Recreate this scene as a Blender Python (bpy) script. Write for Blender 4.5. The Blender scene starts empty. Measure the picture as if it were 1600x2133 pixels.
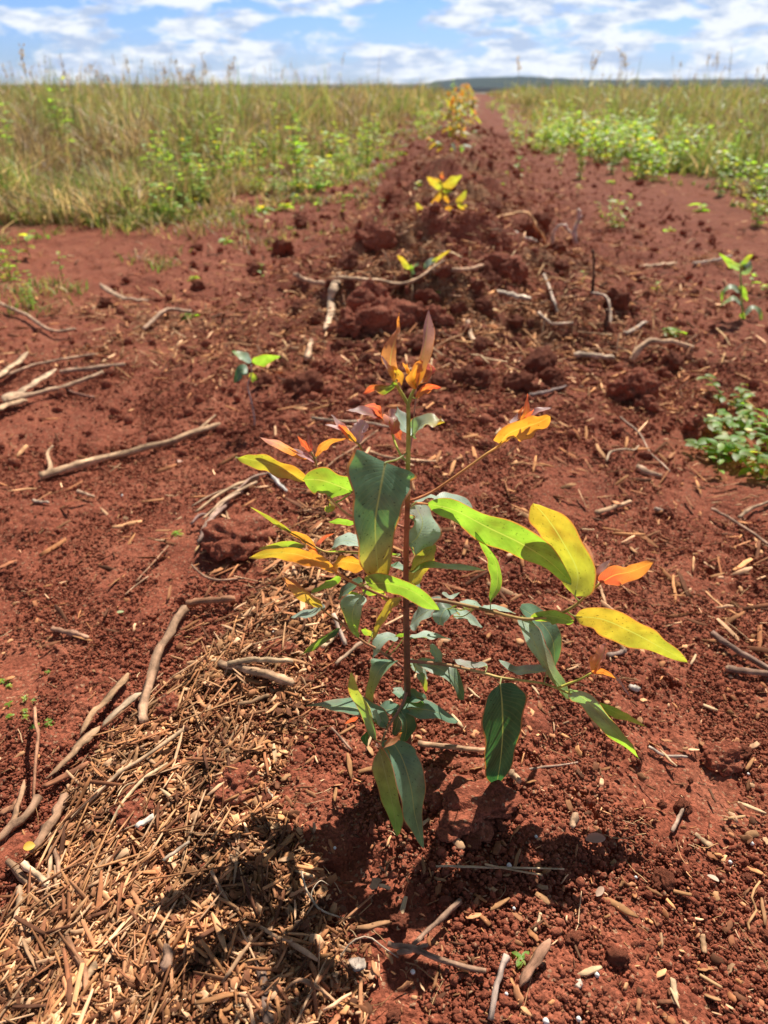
import bpy, math, random
import numpy as np
from mathutils import Vector

random.seed(7)
RS = np.random.RandomState(11)
SC = bpy.context.scene
COL = SC.collection

# ------------------------------------------------------------------ camera
CH = 0.60
PITCH = math.radians(31.3)
cam_d = bpy.data.cameras.new('camera')
cam = bpy.data.objects.new('camera', cam_d)
COL.objects.link(cam)
cam.location = (0, 0, CH)
cam.rotation_euler = (math.radians(90) - PITCH, 0, 0)
cam_d.sensor_fit = 'VERTICAL'
cam_d.sensor_height = 34.6
cam_d.sensor_width = 26.0
cam_d.lens = 24.0
cam_d.clip_start = 0.02
cam_d.clip_end = 20000
cam_d.dof.use_dof = True
cam_d.dof.focus_distance = 0.66
cam_d.dof.aperture_fstop = 6.0
SC.camera = cam
FPX = 24.0 / 34.6 * 2133

# ------------------------------------------------------------------ light
SUN_EL = math.radians(55)
SUN_AZ = math.radians(21)          # east of straight ahead (+Y), clockwise seen from above
S = np.array([math.sin(SUN_AZ) * math.cos(SUN_EL), math.cos(SUN_AZ) * math.cos(SUN_EL), math.sin(SUN_EL)])
sd = bpy.data.lights.new('sun', 'SUN')
sd.energy = 5.0
sd.angle = math.radians(0.53)
sd.color = (1.0, 0.93, 0.81)
sun = bpy.data.objects.new('sun', sd)
COL.objects.link(sun)
sun.rotation_euler = Vector(tuple(S)).to_track_quat('Z', 'Y').to_euler()
SC.view_settings.view_transform = 'Standard'
SC.view_settings.look = 'None'
SC.view_settings.gamma = 1
SC.view_settings.exposure = 0.93
SC.cycles.max_bounces = 7
SC.cycles.transmission_bounces = 4
SC.cycles.transparent_max_bounces = 6
SC.cycles.use_denoising = True

W = bpy.data.worlds.new('World')
SC.world = W
W.use_nodes = True
nt = W.node_tree
nt.nodes.clear()
N = nt.nodes.new
L = nt.links.new
out = N('ShaderNodeOutputWorld')
bg = N('ShaderNodeBackground')
bg.inputs['Strength'].default_value = 0.05
sky = N('ShaderNodeTexSky')
sky.sky_type = 'NISHITA'
sky.sun_disc = False
sky.sun_elevation = SUN_EL
sky.sun_rotation = SUN_AZ
sky.altitude = 600
sky.air_density = 1.0
sky.dust_density = 0.6
sky.ozone_density = 1.5
tc = N('ShaderNodeTexCoord')
mp = N('ShaderNodeMapping')
mp.inputs['Scale'].default_value = (13, 13, 40.0)
mp.inputs['Location'].default_value = (3.1, 0.4, 0.2)
L(tc.outputs['Generated'], mp.inputs['Vector'])
n1 = N('ShaderNodeTexNoise')
n1.inputs['Scale'].default_value = 1.0
n1.inputs['Detail'].default_value = 9
n1.inputs['Roughness'].default_value = 0.56
n1.inputs['Distortion'].default_value = 0.25
L(mp.outputs['Vector'], n1.inputs['Vector'])
r1 = N('ShaderNodeValToRGB')
r1.color_ramp.elements[0].position = 0.43
r1.color_ramp.elements[0].color = (0, 0, 0, 1)
r1.color_ramp.elements[1].position = 0.53
r1.color_ramp.elements[1].color = (1, 1, 1, 1)
L(n1.outputs['Fac'], r1.inputs['Fac'])
# cloud body brightness : lit tops and grey-blue bases
mp2 = N('ShaderNodeMapping')
mp2.inputs['Scale'].default_value = (22, 22, 80.0)
mp2.inputs['Location'].default_value = (1.1, 5.4, 0.55)
L(tc.outputs['Generated'], mp2.inputs['Vector'])
n2 = N('ShaderNodeTexNoise')
n2.inputs['Scale'].default_value = 1.0
n2.inputs['Detail'].default_value = 8
n2.inputs['Roughness'].default_value = 0.6
L(mp2.outputs['Vector'], n2.inputs['Vector'])
r2 = N('ShaderNodeValToRGB')
r2.color_ramp.elements[0].position = 0.40
r2.color_ramp.elements[0].color = (5.3, 6.6, 9.0, 1)
r2.color_ramp.elements[1].position = 0.56
r2.color_ramp.elements[1].color = (10.0, 10.5, 11.2, 1)
L(n2.outputs['Fac'], r2.inputs['Fac'])
mix = N('ShaderNodeMixRGB')
sz_ = N('ShaderNodeSeparateXYZ')
L(tc.outputs['Generated'], sz_.inputs['Vector'])
el_ = N('ShaderNodeMapRange')
el_.inputs['From Min'].default_value = 0.12
el_.inputs['From Max'].default_value = 0.45
el_.inputs['To Min'].default_value = 1.0
el_.inputs['To Max'].default_value = 0.12
L(sz_.outputs['Z'], el_.inputs['Value'])
cm_ = N('ShaderNodeMath')
cm_.operation = 'MULTIPLY'
L(r1.outputs['Color'], cm_.inputs[0])
L(el_.outputs['Result'], cm_.inputs[1])
L(cm_.outputs[0], mix.inputs['Fac'])
L(r2.outputs['Color'], mix.inputs['Color2'])
# deepen the clear blue a little
hs = N('ShaderNodeMixRGB')
hs.blend_type = 'MULTIPLY'
hs.inputs['Fac'].default_value = 1.0
hs.inputs['Color2'].default_value = (0.40, 0.62, 1.02, 1)
tn_ = N('ShaderNodeMixRGB')
tn_.inputs['Color1'].default_value = (0.60, 0.84, 1.5, 1)
tn_.inputs['Color2'].default_value = (0.8, 0.72, 0.6, 1)
te_ = N('ShaderNodeMapRange')
te_.inputs['From Min'].default_value = 0.15
te_.inputs['From Max'].default_value = 0.5
L(sz_.outputs['Z'], te_.inputs['Value'])
L(te_.outputs['Result'], tn_.inputs['Fac'])
L(tn_.outputs['Color'], hs.inputs['Color2'])
L(sky.outputs['Color'], hs.inputs['Color1'])
L(hs.outputs['Color'], mix.inputs['Color1'])
L(mix.outputs['Color'], bg.inputs['Color'])
L(bg.outputs['Background'], out.inputs['Surface'])

# ------------------------------------------------------------------ helpers: projection
RGT = np.array([1.0, 0, 0])
FWD = np.array([0, math.cos(PITCH), -math.sin(PITCH)])
UP = np.array([0, math.sin(PITCH), math.cos(PITCH)])
CAM = np.array([0, 0, CH])


def ray(px, py):
    return RGT * ((px - 800) / FPX) + UP * (-(py - 1066.5) / FPX) + FWD


def at(px, py, Y):
    d = ray(px, py)
    return CAM + d * (Y / d[1])


# ------------------------------------------------------------------ helpers: noise
def _h(ix, iy, seed):
    h = (ix.astype(np.int64) * 374761393 + iy.astype(np.int64) * 668265263 + seed * 974634777) & 0xFFFFFFFF
    h = ((h ^ (h >> 13)) * 1274126177) & 0xFFFFFFFF
    h = (h ^ (h >> 16)) & 0xFFFFFFFF
    h = (h * 2246822519) & 0xFFFFFFFF
    h = (h ^ (h >> 15)) & 0xFFFFFFFF
    return h.astype(np.float64) / 4294967295.0


def vnoise(x, y, s, seed):
    x = np.asarray(x, float) / s
    y = np.asarray(y, float) / s
    ix = np.floor(x)
    iy = np.floor(y)
    fx = x - ix
    fy = y - iy
    fx = fx * fx * (3 - 2 * fx)
    fy = fy * fy * (3 - 2 * fy)
    a = _h(ix, iy, seed)
    b = _h(ix + 1, iy, seed)
    c = _h(ix, iy + 1, seed)
    d = _h(ix + 1, iy + 1, seed)
    return (a * (1 - fx) + b * fx) * (1 - fy) + (c * (1 - fx) + d * fx) * fy - 0.5


def fbm(x, y, s, seed, o=4, g=0.5):
    t = 0
    a = 1.0
    for k in range(o):
        t = t + a * vnoise(x, y, s / (2 ** k), seed + k * 17)
        a *= g
    return t


def worley_bumps(x, y, c, seed, lo=0.25):
    """height of rounded grains packed at cell size c"""
    x = np.asarray(x, float)
    y = np.asarray(y, float)
    ix = np.floor(x / c)
    iy = np.floor(y / c)
    best = np.zeros_like(x)
    for dx in (-1, 0, 1):
        for dy in (-1, 0, 1):
            jx = ix + dx
            jy = iy + dy
            fx = (jx + _h(jx, jy, seed)) * c
            fy = (jy + _h(jx, jy, seed + 1)) * c
            r = c * (lo + (0.78 - lo) * _h(jx, jy, seed + 2))
            q = ((x - fx) ** 2 + (y - fy) ** 2) / (r * r)
            h = r * 0.85 * np.sqrt(np.clip(1 - q, 0, 1))
            best = np.maximum(best, h)
    return best


# ------------------------------------------------------------------ terrain
X0, Y0 = 0.025, 0.507
RA = math.radians(6.0)


def rowcoord(x, y):
    p = (x - X0) * math.cos(RA) - (y - Y0) * math.sin(RA)
    q = (x - X0) * math.sin(RA) + (y - Y0) * math.cos(RA)
    return p, q


def sstep(a, b, v):
    t = np.clip((v - a) / (b - a), 0, 1)
    return t * t * (3 - 2 * t)


def macro(x, y):
    x = np.asarray(x, float)
    y = np.asarray(y, float)
    p, q = rowcoord(x, y)
    w = 0.40 + 0.10 * vnoise(q, q * 0, 0.8, 5)
    ridge = 0.075 * np.exp(-np.abs((p + 0.06) / w) ** 3) - 0.075
    z = ridge * (1 - 0.3 * sstep(0, 6, q))
    z += 0.022 * fbm(x, y, 0.45, 21, 3) * sstep(0.2, 1.2, np.hypot(x - X0, y - Y0))
    # cloddy ridge further along the row
    far = sstep(0.9, 2.2, q) * np.exp(-(p / 0.6) ** 2)
    z += far * ((0.21 - 0.12 * sstep(4, 7, q)) * fbm(x, y, 0.38, 31, 5, 0.6) + 0.05)
    z += far * (0.55 * worley_bumps(x + 0.05 * fbm(x, y, 0.1, 35, 2), y, 0.15, 33, 0.05) * sstep(-0.25, 0.2, fbm(x, y, 0.4, 37, 2)) + 0.35 * worley_bumps(x, y, 0.06, 39, 0.05))
    z -= 0.07 * np.exp(-((q - 2.9) / 0.55) ** 2 - (p + 0.02) ** 2 / 0.10)
    z += 0.02 * fbm(x, y, 2.5, 41, 3) * sstep(1, 4, np.hypot(x, y))
    z -= 0.055 * np.clip(np.hypot(x, y) - 46, 0, 650)
    base = 0.0
    return z + base


MAC0 = float(macro(X0, Y0))


def strip_l(q):
    return np.interp(q, [0, 2.6, 3.2, 4.0, 9, 13, 30], [3.2, 2.6, 1.75, 1.15, 1.15, 0.7, 0.4])


def strip_r(q):
    return np.interp(q, [0, 3.2, 4.5, 7.5, 12, 30], [2.6, 2.0, 1.6, 1.1, 0.8, 0.5])


def litter_den(x, y):
    """chip litter density 0..1 on the ground"""
    p, q = rowcoord(np.asarray(x, float), np.asarray(y, float))
    wob = 0.05 * fbm(x, y, 0.18, 61, 3)
    # band on the left edge of the mound
    edge = -0.155 - 0.10 * sstep(0.2, 0.75, -q + 0.45) - 0.03
    pc = p + wob
    # left boundary of the litter (sharp) and right boundary (soft)
    lb = -0.335 + 0.10 * sstep(-0.25, 0.35, q) + 0.12 * sstep(0.25, 0.9, q)
    rb = -0.02 - 0.085 * sstep(-0.24, -0.03, q) - 0.03 * sstep(0.1, 0.4, q)
    d = sstep(lb - 0.02, lb + 0.03, pc) * (1 - sstep(rb - 0.07, rb + 0.03, pc))
    d *= 1 - 0.85 * sstep(0.28, 0.55, q)
    d *= 0.30 + 0.70 * sstep(-0.15, 0.15, fbm(x, y, 0.08, 71, 3))
    # patches further out along the ridge and on the left
    d2 = sstep(0.95, 1.25, q) * np.exp(-(p / 0.42) ** 2) * sstep(-0.25, 0.2, fbm(x, y, 0.3, 81, 3)) * 0.85
    d3 = np.exp(-((p + 1.0) / 0.5) ** 2) * sstep(1.2, 1.5, q) * (1 - sstep(2.0, 2.6, q)) * sstep(-0.05, 0.3, fbm(x, y, 0.35, 91, 3)) * 0.5
    d4 = np.exp(-((p - 0.9) / 0.5) ** 2) * sstep(1.4, 1.8, q) * (1 - sstep(3.0, 4.0, q)) * sstep(0.0, 0.35, fbm(x, y, 0.4, 95, 3)) * 0.5
    return np.clip(d + d2 + d3 + d4, 0, 1)


def HT(x, y):
    return macro(x, y) - MAC0


def ground_h(x, y, lod):
    """full height with grains; lod = local vertex spacing"""
    z = HT(x, y)
    ld = litter_den(x, y)
    rough = 0.75 + 0.9 * fbm(x, y, 0.12, 101, 3)
    rough = np.clip(rough, 0.15, 1.4)
    g1 = worley_bumps(x, y, 0.0034, 201) * np.clip(1 - (lod - 0.0012) / 0.0022, 0, 1)
    g2 = worley_bumps(x, y, 0.0062, 211) * np.clip(1 - (lod - 0.002) / 0.004, 0, 1)
    g3 = worley_bumps(x + 0.002 * g1, y, 0.0115, 221, 0.08) * np.clip(1 - (lod - 0.004) / 0.008, 0, 1)
    g4 = worley_bumps(x, y, 0.033, 231, 0.03) * np.clip(1 - (lod - 0.015) / 0.03, 0, 1)
    m4 = sstep(0.15, 0.42, fbm(x, y, 0.2, 241, 2))
    fine = 0.0035 * fbm(x, y, 0.02, 251, 3) * np.clip(1 - (lod - 0.004) / 0.01, 0, 1)
    z = z + rough * (np.maximum(g1 * 0.75, g2 * 0.62) + 0.35 * g3 * sstep(-0.1, 0.2, fbm(x, y, 0.06, 261, 2))) + m4 * g4 * 0.30 + fine
    z += 0.010 * fbm(x, y, 0.07, 271, 3) * (1 - 0.5 * ld)
    # small holes and cracks between the crumbs
    z -= 0.012 * sstep(0.26, 0.42, fbm(x, y, 0.05, 281, 2)) * sstep(-0.1, 0.2, fbm(x, y, 0.4, 291, 2))
    return z


def gz(x, y):
    return float(HT(x, y)) + 0.004


def G(px, py, up=0.0):
    """point on the soil under a picture position"""
    d = ray(px, py)
    z = 0.0
    p = CAM
    for _ in range(12):
        t = (z - CH) / d[2]
        p = CAM + d * t
        z = 0.5 * z + 0.5 * gz(p[0], p[1])
    return np.array([p[0], p[1], gz(p[0], p[1]) + up])


# ------------------------------------------------------------------ helpers: mesh
def mk_mesh(name, V, F, cols=None, uv=None, smooth=True, mats=(), mat_idx=None):
    """V (n,3), F (m,3|4) array or list of such arrays"""
    me = bpy.data.meshes.new(name)
    V = np.ascontiguousarray(V, dtype=np.float32)
    Fs = F if isinstance(F, (list, tuple)) else [F]
    Fs = [np.ascontiguousarray(f, dtype=np.int32) for f in Fs if len(f)]
    loops = np.concatenate([f.ravel() for f in Fs])
    tot = np.concatenate([np.full(len(f), f.shape[1], np.int32) for f in Fs])
    start = np.concatenate([[0], np.cumsum(tot)[:-1]]).astype(np.int32)
    me.vertices.add(len(V))
    me.vertices.foreach_set('co', V.ravel())
    me.loops.add(len(loops))
    me.loops.foreach_set('vertex_index', loops)
    me.polygons.add(len(tot))
    me.polygons.foreach_set('loop_start', start)
    me.polygons.foreach_set('loop_total', tot)
    if smooth:
        me.polygons.foreach_set('use_smooth', np.ones(len(tot), bool))
    if mat_idx is not None:
        me.polygons.foreach_set('material_index', np.asarray(mat_idx, np.int32))
    for m in mats:
        me.materials.append(m)
    if cols:
        for k, c in cols.items():
            c = np.asarray(c, np.float32)
            if c.shape[1] == 3:
                c = np.hstack([c, np.ones((len(c), 1), np.float32)])
            a = me.color_attributes.new(k, 'FLOAT_COLOR', 'POINT')
            a.data.foreach_set('color', np.ascontiguousarray(c, np.float32).ravel())
    if uv is not None:
        u = me.uv_layers.new(name='UVMap')
        u.data.foreach_set('uv', np.ascontiguousarray(np.asarray(uv, np.float32)[loops]).ravel())
    me.update(calc_edges=True)
    return me


def link(name, me, parent=None, loc=None):
    o = bpy.data.objects.new(name, me)
    COL.objects.link(o)
    if parent is not None:
        o.parent = parent
    if loc is not None:
        o.location = loc
    return o


def tag(o, label=None, cat=None, group=None, kind=None):
    if label:
        o['label'] = label
    if cat:
        o['category'] = cat
    if group:
        o['group'] = group
    if kind:
        o['kind'] = kind
    return o


def copy_tree(o, parent=None):
    c = o.copy()
    COL.objects.link(c)
    c.parent = parent
    for ch in o.children:
        copy_tree(ch, c)
    return c


def nrm(v):
    n = np.linalg.norm(v)
    return v / n if n > 1e-12 else v


def catmull(P, n):
    P = np.asarray(P, float)
    if len(P) == 2:
        t = np.linspace(0, 1, n)[:, None]
        return P[0] * (1 - t) + P[1] * t
    Q = np.vstack([2 * P[0] - P[1], P, 2 * P[-1] - P[-2]])
    res = []
    seg = len(P) - 1
    for u in np.linspace(0, seg, n):
        i = min(int(u), seg - 1)
        t = u - i
        a, b, c, d = Q[i], Q[i + 1], Q[i + 2], Q[i + 3]
        res.append(0.5 * ((2 * b) + (-a + c) * t + (2 * a - 5 * b + 4 * c - d) * t * t + (-a + 3 * b - 3 * c + d) * t ** 3))
    return np.array(res)


def tube(P, R, sides=7, flat=1.0, flatdir=None, jit=0.0, rs=RS, cap=True):
    """tube through P with radii R -> V, F(list)"""
    P = np.asarray(P, float)
    n = len(P)
    T = np.gradient(P, axis=0)
    T /= np.linalg.norm(T, axis=1)[:, None] + 1e-12
    ref = np.array([0, 0, 1.0]) if flatdir is None else flatdir
    V = []
    for i in range(n):
        a = np.cross(T[i], ref)
        if np.linalg.norm(a) < 0.15:
            a = np.cross(T[i], np.array([0.3, 1, 0.1]))
        a = nrm(a)
        b = np.cross(a, T[i])
        for k in range(sides):
            th = 2 * math.pi * k / sides
            rr = R[i] * (1 + jit * (rs.rand() - 0.5) + (jit * 1.2 * math.sin(k * 2.9 + i * 0.35) if jit > 0.1 else 0))
            V.append(P[i] + a * math.cos(th) * rr + b * math.sin(th) * rr * flat)
    F4 = []
    for i in range(n - 1):
        for k in range(sides):
            k2 = (k + 1) % sides
            F4.append((i * sides + k, i * sides + k2, (i + 1) * sides + k2, (i + 1) * sides + k))
    F3 = []
    if cap:
        V.append(P[0] - T[0] * R[0] * 0.2)
        V.append(P[-1] + T[-1] * R[-1] * 0.2)
        c0 = n * sides
        for k in range(sides):
            k2 = (k + 1) % sides
            F3.append((c0, k2, k))
            F3.append((c0 + 1, (n - 1) * sides + k, (n - 1) * sides + k2))
    return np.array(V), [np.array(F4, int).reshape(-1, 4), np.array(F3, int).reshape(-1, 3)]


class MB:
    """collects pieces of one mesh"""
    def __init__(s):
        s.V = []
        s.F4 = []
        s.F3 = []
        s.C = []
        s.C2 = []
        s.UV = []
        s.n = 0

    def add(s, V, F, col=None, col2=None, uv=None):
        V = np.asarray(V, float)
        for f in (F if isinstance(F, (list, tuple)) else [F]):
            if len(f) == 0:
                continue
            f = np.asarray(f, int) + s.n
            (s.F4 if f.shape[1] == 4 else s.F3).append(f)
        s.V.append(V)
        c = np.ones((len(V), 3)) * (np.array(col) if col is not None else 1.0)
        s.C.append(c)
        s.C2.append(np.ones((len(V), 3)) * (np.array(col2) if col2 is not None else c))
        s.UV.append(uv if uv is not None else np.tile([0.5, 0.5], (len(V), 1)))
        s.n += len(V)

    def mesh(s, name, mats, smooth=True, origin=None):
        V = np.vstack(s.V)
        if origin is not None:
            V = V - np.asarray(origin)
        F = []
        if s.F4:
            F.append(np.vstack(s.F4))
        if s.F3:
            F.append(np.vstack(s.F3))
        return mk_mesh(name, V, F, {'Col': np.vstack(s.C), 'Thru': np.vstack(s.C2)}, np.vstack(s.UV), smooth, mats)


# ------------------------------------------------------------------ materials
def new_mat(name):
    m = bpy.data.materials.new(name)
    m.use_nodes = True
    t = m.node_tree
    t.nodes.clear()
    o = t.nodes.new('ShaderNodeOutputMaterial')
    return m, t, t.nodes.new, t.links.new, o


def ramp(n, stops):
    r = n('ShaderNodeValToRGB')
    e = r.color_ramp.elements
    while len(e) < len(stops):
        e.new(0.5)
    for el, (p, c) in zip(e, stops):
        el.position = p
        el.color = (*c, 1)
    return r


def mat_soil(name, attr_litter=True):
    m, t, n, l, o = new_mat(name)
    p = n('ShaderNodeBsdfPrincipled')
    p.inputs['Roughness'].default_value = 0.92
    p.inputs['Diffuse Roughness'].default_value = 0.8
    p.inputs['Specular IOR Level'].default_value = 0.12
    tc = n('ShaderNodeTexCoord')
    src = tc.outputs['Object']
    a = n('ShaderNodeTexNoise')
    a.inputs['Scale'].default_value = 9
    a.inputs['Detail'].default_value = 8
    a.inputs['Roughness'].default_value = 0.65
    l(src, a.inputs['Vector'])
    r = ramp(n, [(0.25, (0.180, 0.049, 0.028)), (0.5, (0.285, 0.084, 0.047)), (0.75, (0.380, 0.138, 0.080))])
    l(a.outputs['Fac'], r.inputs['Fac'])
    v = n('ShaderNodeTexVoronoi')
    v.inputs['Scale'].default_value = 420
    l(src, v.inputs['Vector'])
    hv = n('ShaderNodeSeparateColor')
    l(v.outputs['Color'], hv.inputs['Color'])
    mr = n('ShaderNodeMapRange')
    mr.inputs['To Min'].default_value = 0.62
    mr.inputs['To Max'].default_value = 1.32
    l(hv.outputs['Red'], mr.inputs['Value'])
    mu = n('ShaderNodeMixRGB')
    mu.blend_type = 'MULTIPLY'
    mu.inputs['Fac'].default_value = 1
    l(r.outputs['Color'], mu.inputs['Color1'])
    l(mr.outputs['Result'], mu.inputs['Color2'])
    last = mu.outputs['Color']
    # dusty tan grains
    gt = n('ShaderNodeMath')
    gt.operation = 'GREATER_THAN'
    gt.inputs[1].default_value = 0.955
    l(hv.outputs['Green'], gt.inputs[0])
    mt = n('ShaderNodeMixRGB')
    l(gt.outputs[0], mt.inputs['Fac'])
    mt.inputs['Color2'].default_value = (0.36, 0.20, 0.12, 1)
    l(last, mt.inputs['Color1'])
    last = mt.outputs['Color']
    if attr_litter:
        at_ = n('ShaderNodeAttribute')
        at_.attribute_name = 'Col'
        se = n('ShaderNodeSeparateColor')
        l(at_.outputs['Color'], se.inputs['Color'])
        v2 = n('ShaderNodeTexVoronoi')
        v2.inputs['Scale'].default_value = 260
        l(src, v2.inputs['Vector'])
        s2 = n('ShaderNodeSeparateColor')
        l(v2.outputs['Color'], s2.inputs['Color'])
        r3 = ramp(n, [(0.0, (0.16, 0.07, 0.035)), (0.5, (0.30, 0.16, 0.08)), (1.0, (0.50, 0.31, 0.16))])
        l(s2.outputs['Red'], r3.inputs['Fac'])
        nn = n('ShaderNodeTexNoise')
        nn.inputs['Scale'].default_value = 60
        nn.inputs['Detail'].default_value = 5
        l(src, nn.inputs['Vector'])
        ad = n('ShaderNodeMath')
        ad.operation = 'ADD'
        l(se.outputs['Red'], ad.inputs[0])
        l(nn.outputs['Fac'], ad.inputs[1])
        m3 = n('ShaderNodeMapRange')
        m3.inputs['From Min'].default_value = 0.85
        m3.inputs['From Max'].default_value = 1.15
        m3.inputs['To Max'].default_value = 0.8
        l(ad.outputs[0], m3.inputs['Value'])
        mx = n('ShaderNodeMixRGB')
        l(m3.outputs['Result'], mx.inputs['Fac'])
        l(last, mx.inputs['Color1'])
        l(r3.outputs['Color'], mx.inputs['Color2'])
        # green and straw thatch away from the tilled strip
        r4 = ramp(n, [(0.3, (0.17, 0.09, 0.045)), (0.5, (0.24, 0.17, 0.08)), (0.7, (0.16, 0.16, 0.05))])
        l(a.outputs['Fac'], r4.inputs['Fac'])
        mg = n('ShaderNodeMixRGB')
        l(se.outputs['Green'], mg.inputs['Fac'])
        l(mx.outputs['Color'], mg.inputs['Color1'])
        l(r4.outputs['Color'], mg.inputs['Color2'])
        last = mg.outputs['Color']
    l(last, p.inputs['Base Color'])
    b1 = n('ShaderNodeTexNoise')
    b1.inputs['Scale'].default_value = 330
    b1.inputs['Detail'].default_value = 6
    b1.inputs['Roughness'].default_value = 0.7
    l(src, b1.inputs['Vector'])
    v3 = n('ShaderNodeTexVoronoi')
    v3.inputs['Scale'].default_value = 120
    l(src, v3.inputs['Vector'])
    sb = n('ShaderNodeMath')
    sb.operation = 'SUBTRACT'
    l(b1.outputs['Fac'], sb.inputs[0])
    l(v3.outputs['Distance'], sb.inputs[1])
    bp = n('ShaderNodeBump')
    bp.inputs['Strength'].default_value = 0.75
    bp.inputs['Distance'].default_value = 0.0022
    l(sb.outputs[0], bp.inputs['Height'])
    b2 = n('ShaderNodeTexNoise')
    b2.inputs['Scale'].default_value = 42
    b2.inputs['Detail'].default_value = 5
    b2.inputs['Roughness'].default_value = 0.75
    l(src, b2.inputs['Vector'])
    bp2 = n('ShaderNodeBump')
    bp2.inputs['Strength'].default_value = 0.55
    bp2.inputs['Distance'].default_value = 0.018
    l(b2.outputs['Fac'], bp2.inputs['Height'])
    l(bp2.outputs['Normal'], bp.inputs['Normal'])
    l(bp.outputs['Normal'], p.inputs['Normal'])
    l(p.outputs['BSDF'], o.inputs['Surface'])
    return m


def mat_wood(name, rough=0.75, scale=1.0, bump=0.6):
    m, t, n, l, o = new_mat(name)
    p = n('ShaderNodeBsdfPrincipled')
    p.inputs['Roughness'].default_value = rough
    p.inputs['Specular IOR Level'].default_value = 0.15
    a = n('ShaderNodeAttribute')
    a.attribute_name = 'Col'
    tc = n('ShaderNodeTexCoord')
    uv = n('ShaderNodeMapping')
    uv.inputs['Scale'].default_value = (16, 70, 1)
    l(tc.outputs['UV'], uv.inputs['Vector'])
    g = n('ShaderNodeTexNoise')
    g.inputs['Scale'].default_value = 300 * scale
    g.inputs['Detail'].default_value = 6
    g.inputs['Roughness'].default_value = 0.65
    l(tc.outputs['Object'], g.inputs['Vector'])
    g3 = n('ShaderNodeTexNoise')
    g3.inputs['Scale'].default_value = 1.0
    g3.inputs['Detail'].default_value = 5
    g3.inputs['Roughness'].default_value = 0.7
    l(uv.outputs['Vector'], g3.inputs['Vector'])
    g2 = n('ShaderNodeTexNoise')
    g2.inputs['Scale'].default_value = 45 * scale
    g2.inputs['Detail'].default_value = 3
    l(tc.outputs['Object'], g2.inputs['Vector'])
    ad = n('ShaderNodeMath')
    ad.operation = 'ADD'
    hf = n('ShaderNodeMath')
    hf.operation = 'ADD'
    l(g.outputs['Fac'], hf.inputs[0])
    l(g3.outputs['Fac'], hf.inputs[1])
    hh = n('ShaderNodeMath')
    hh.operation = 'MULTIPLY'
    hh.inputs[1].default_value = 0.5
    l(hf.outputs[0], hh.inputs[0])
    l(hh.outputs[0], ad.inputs[0])
    l(g2.outputs['Fac'], ad.inputs[1])
    mr = n('ShaderNodeMapRange')
    mr.inputs['From Min'].default_value = 0.75
    mr.inputs['From Max'].default_value = 1.25
    mr.inputs['To Min'].default_value = 0.35
    mr.inputs['To Max'].default_value = 1.35
    l(ad.outputs[0], mr.inputs['Value'])
    mu = n('ShaderNodeMixRGB')
    mu.blend_type = 'MULTIPLY'
    mu.inputs['Fac'].default_value = 1
    l(a.outputs['Color'], mu.inputs['Color1'])
    l(mr.outputs['Result'], mu.inputs['Color2'])
    l(mu.outputs['Color'], p.inputs['Base Color'])
    bp = n('ShaderNodeBump')
    bp.inputs['Strength'].default_value = bump
    bp.inputs['Distance'].default_value = 0.001
    l(hh.outputs[0], bp.inputs['Height'])
    l(bp.outputs['Normal'], p.inputs['Normal'])
    l(p.outputs['BSDF'], o.inputs['Surface'])
    return m


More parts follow.
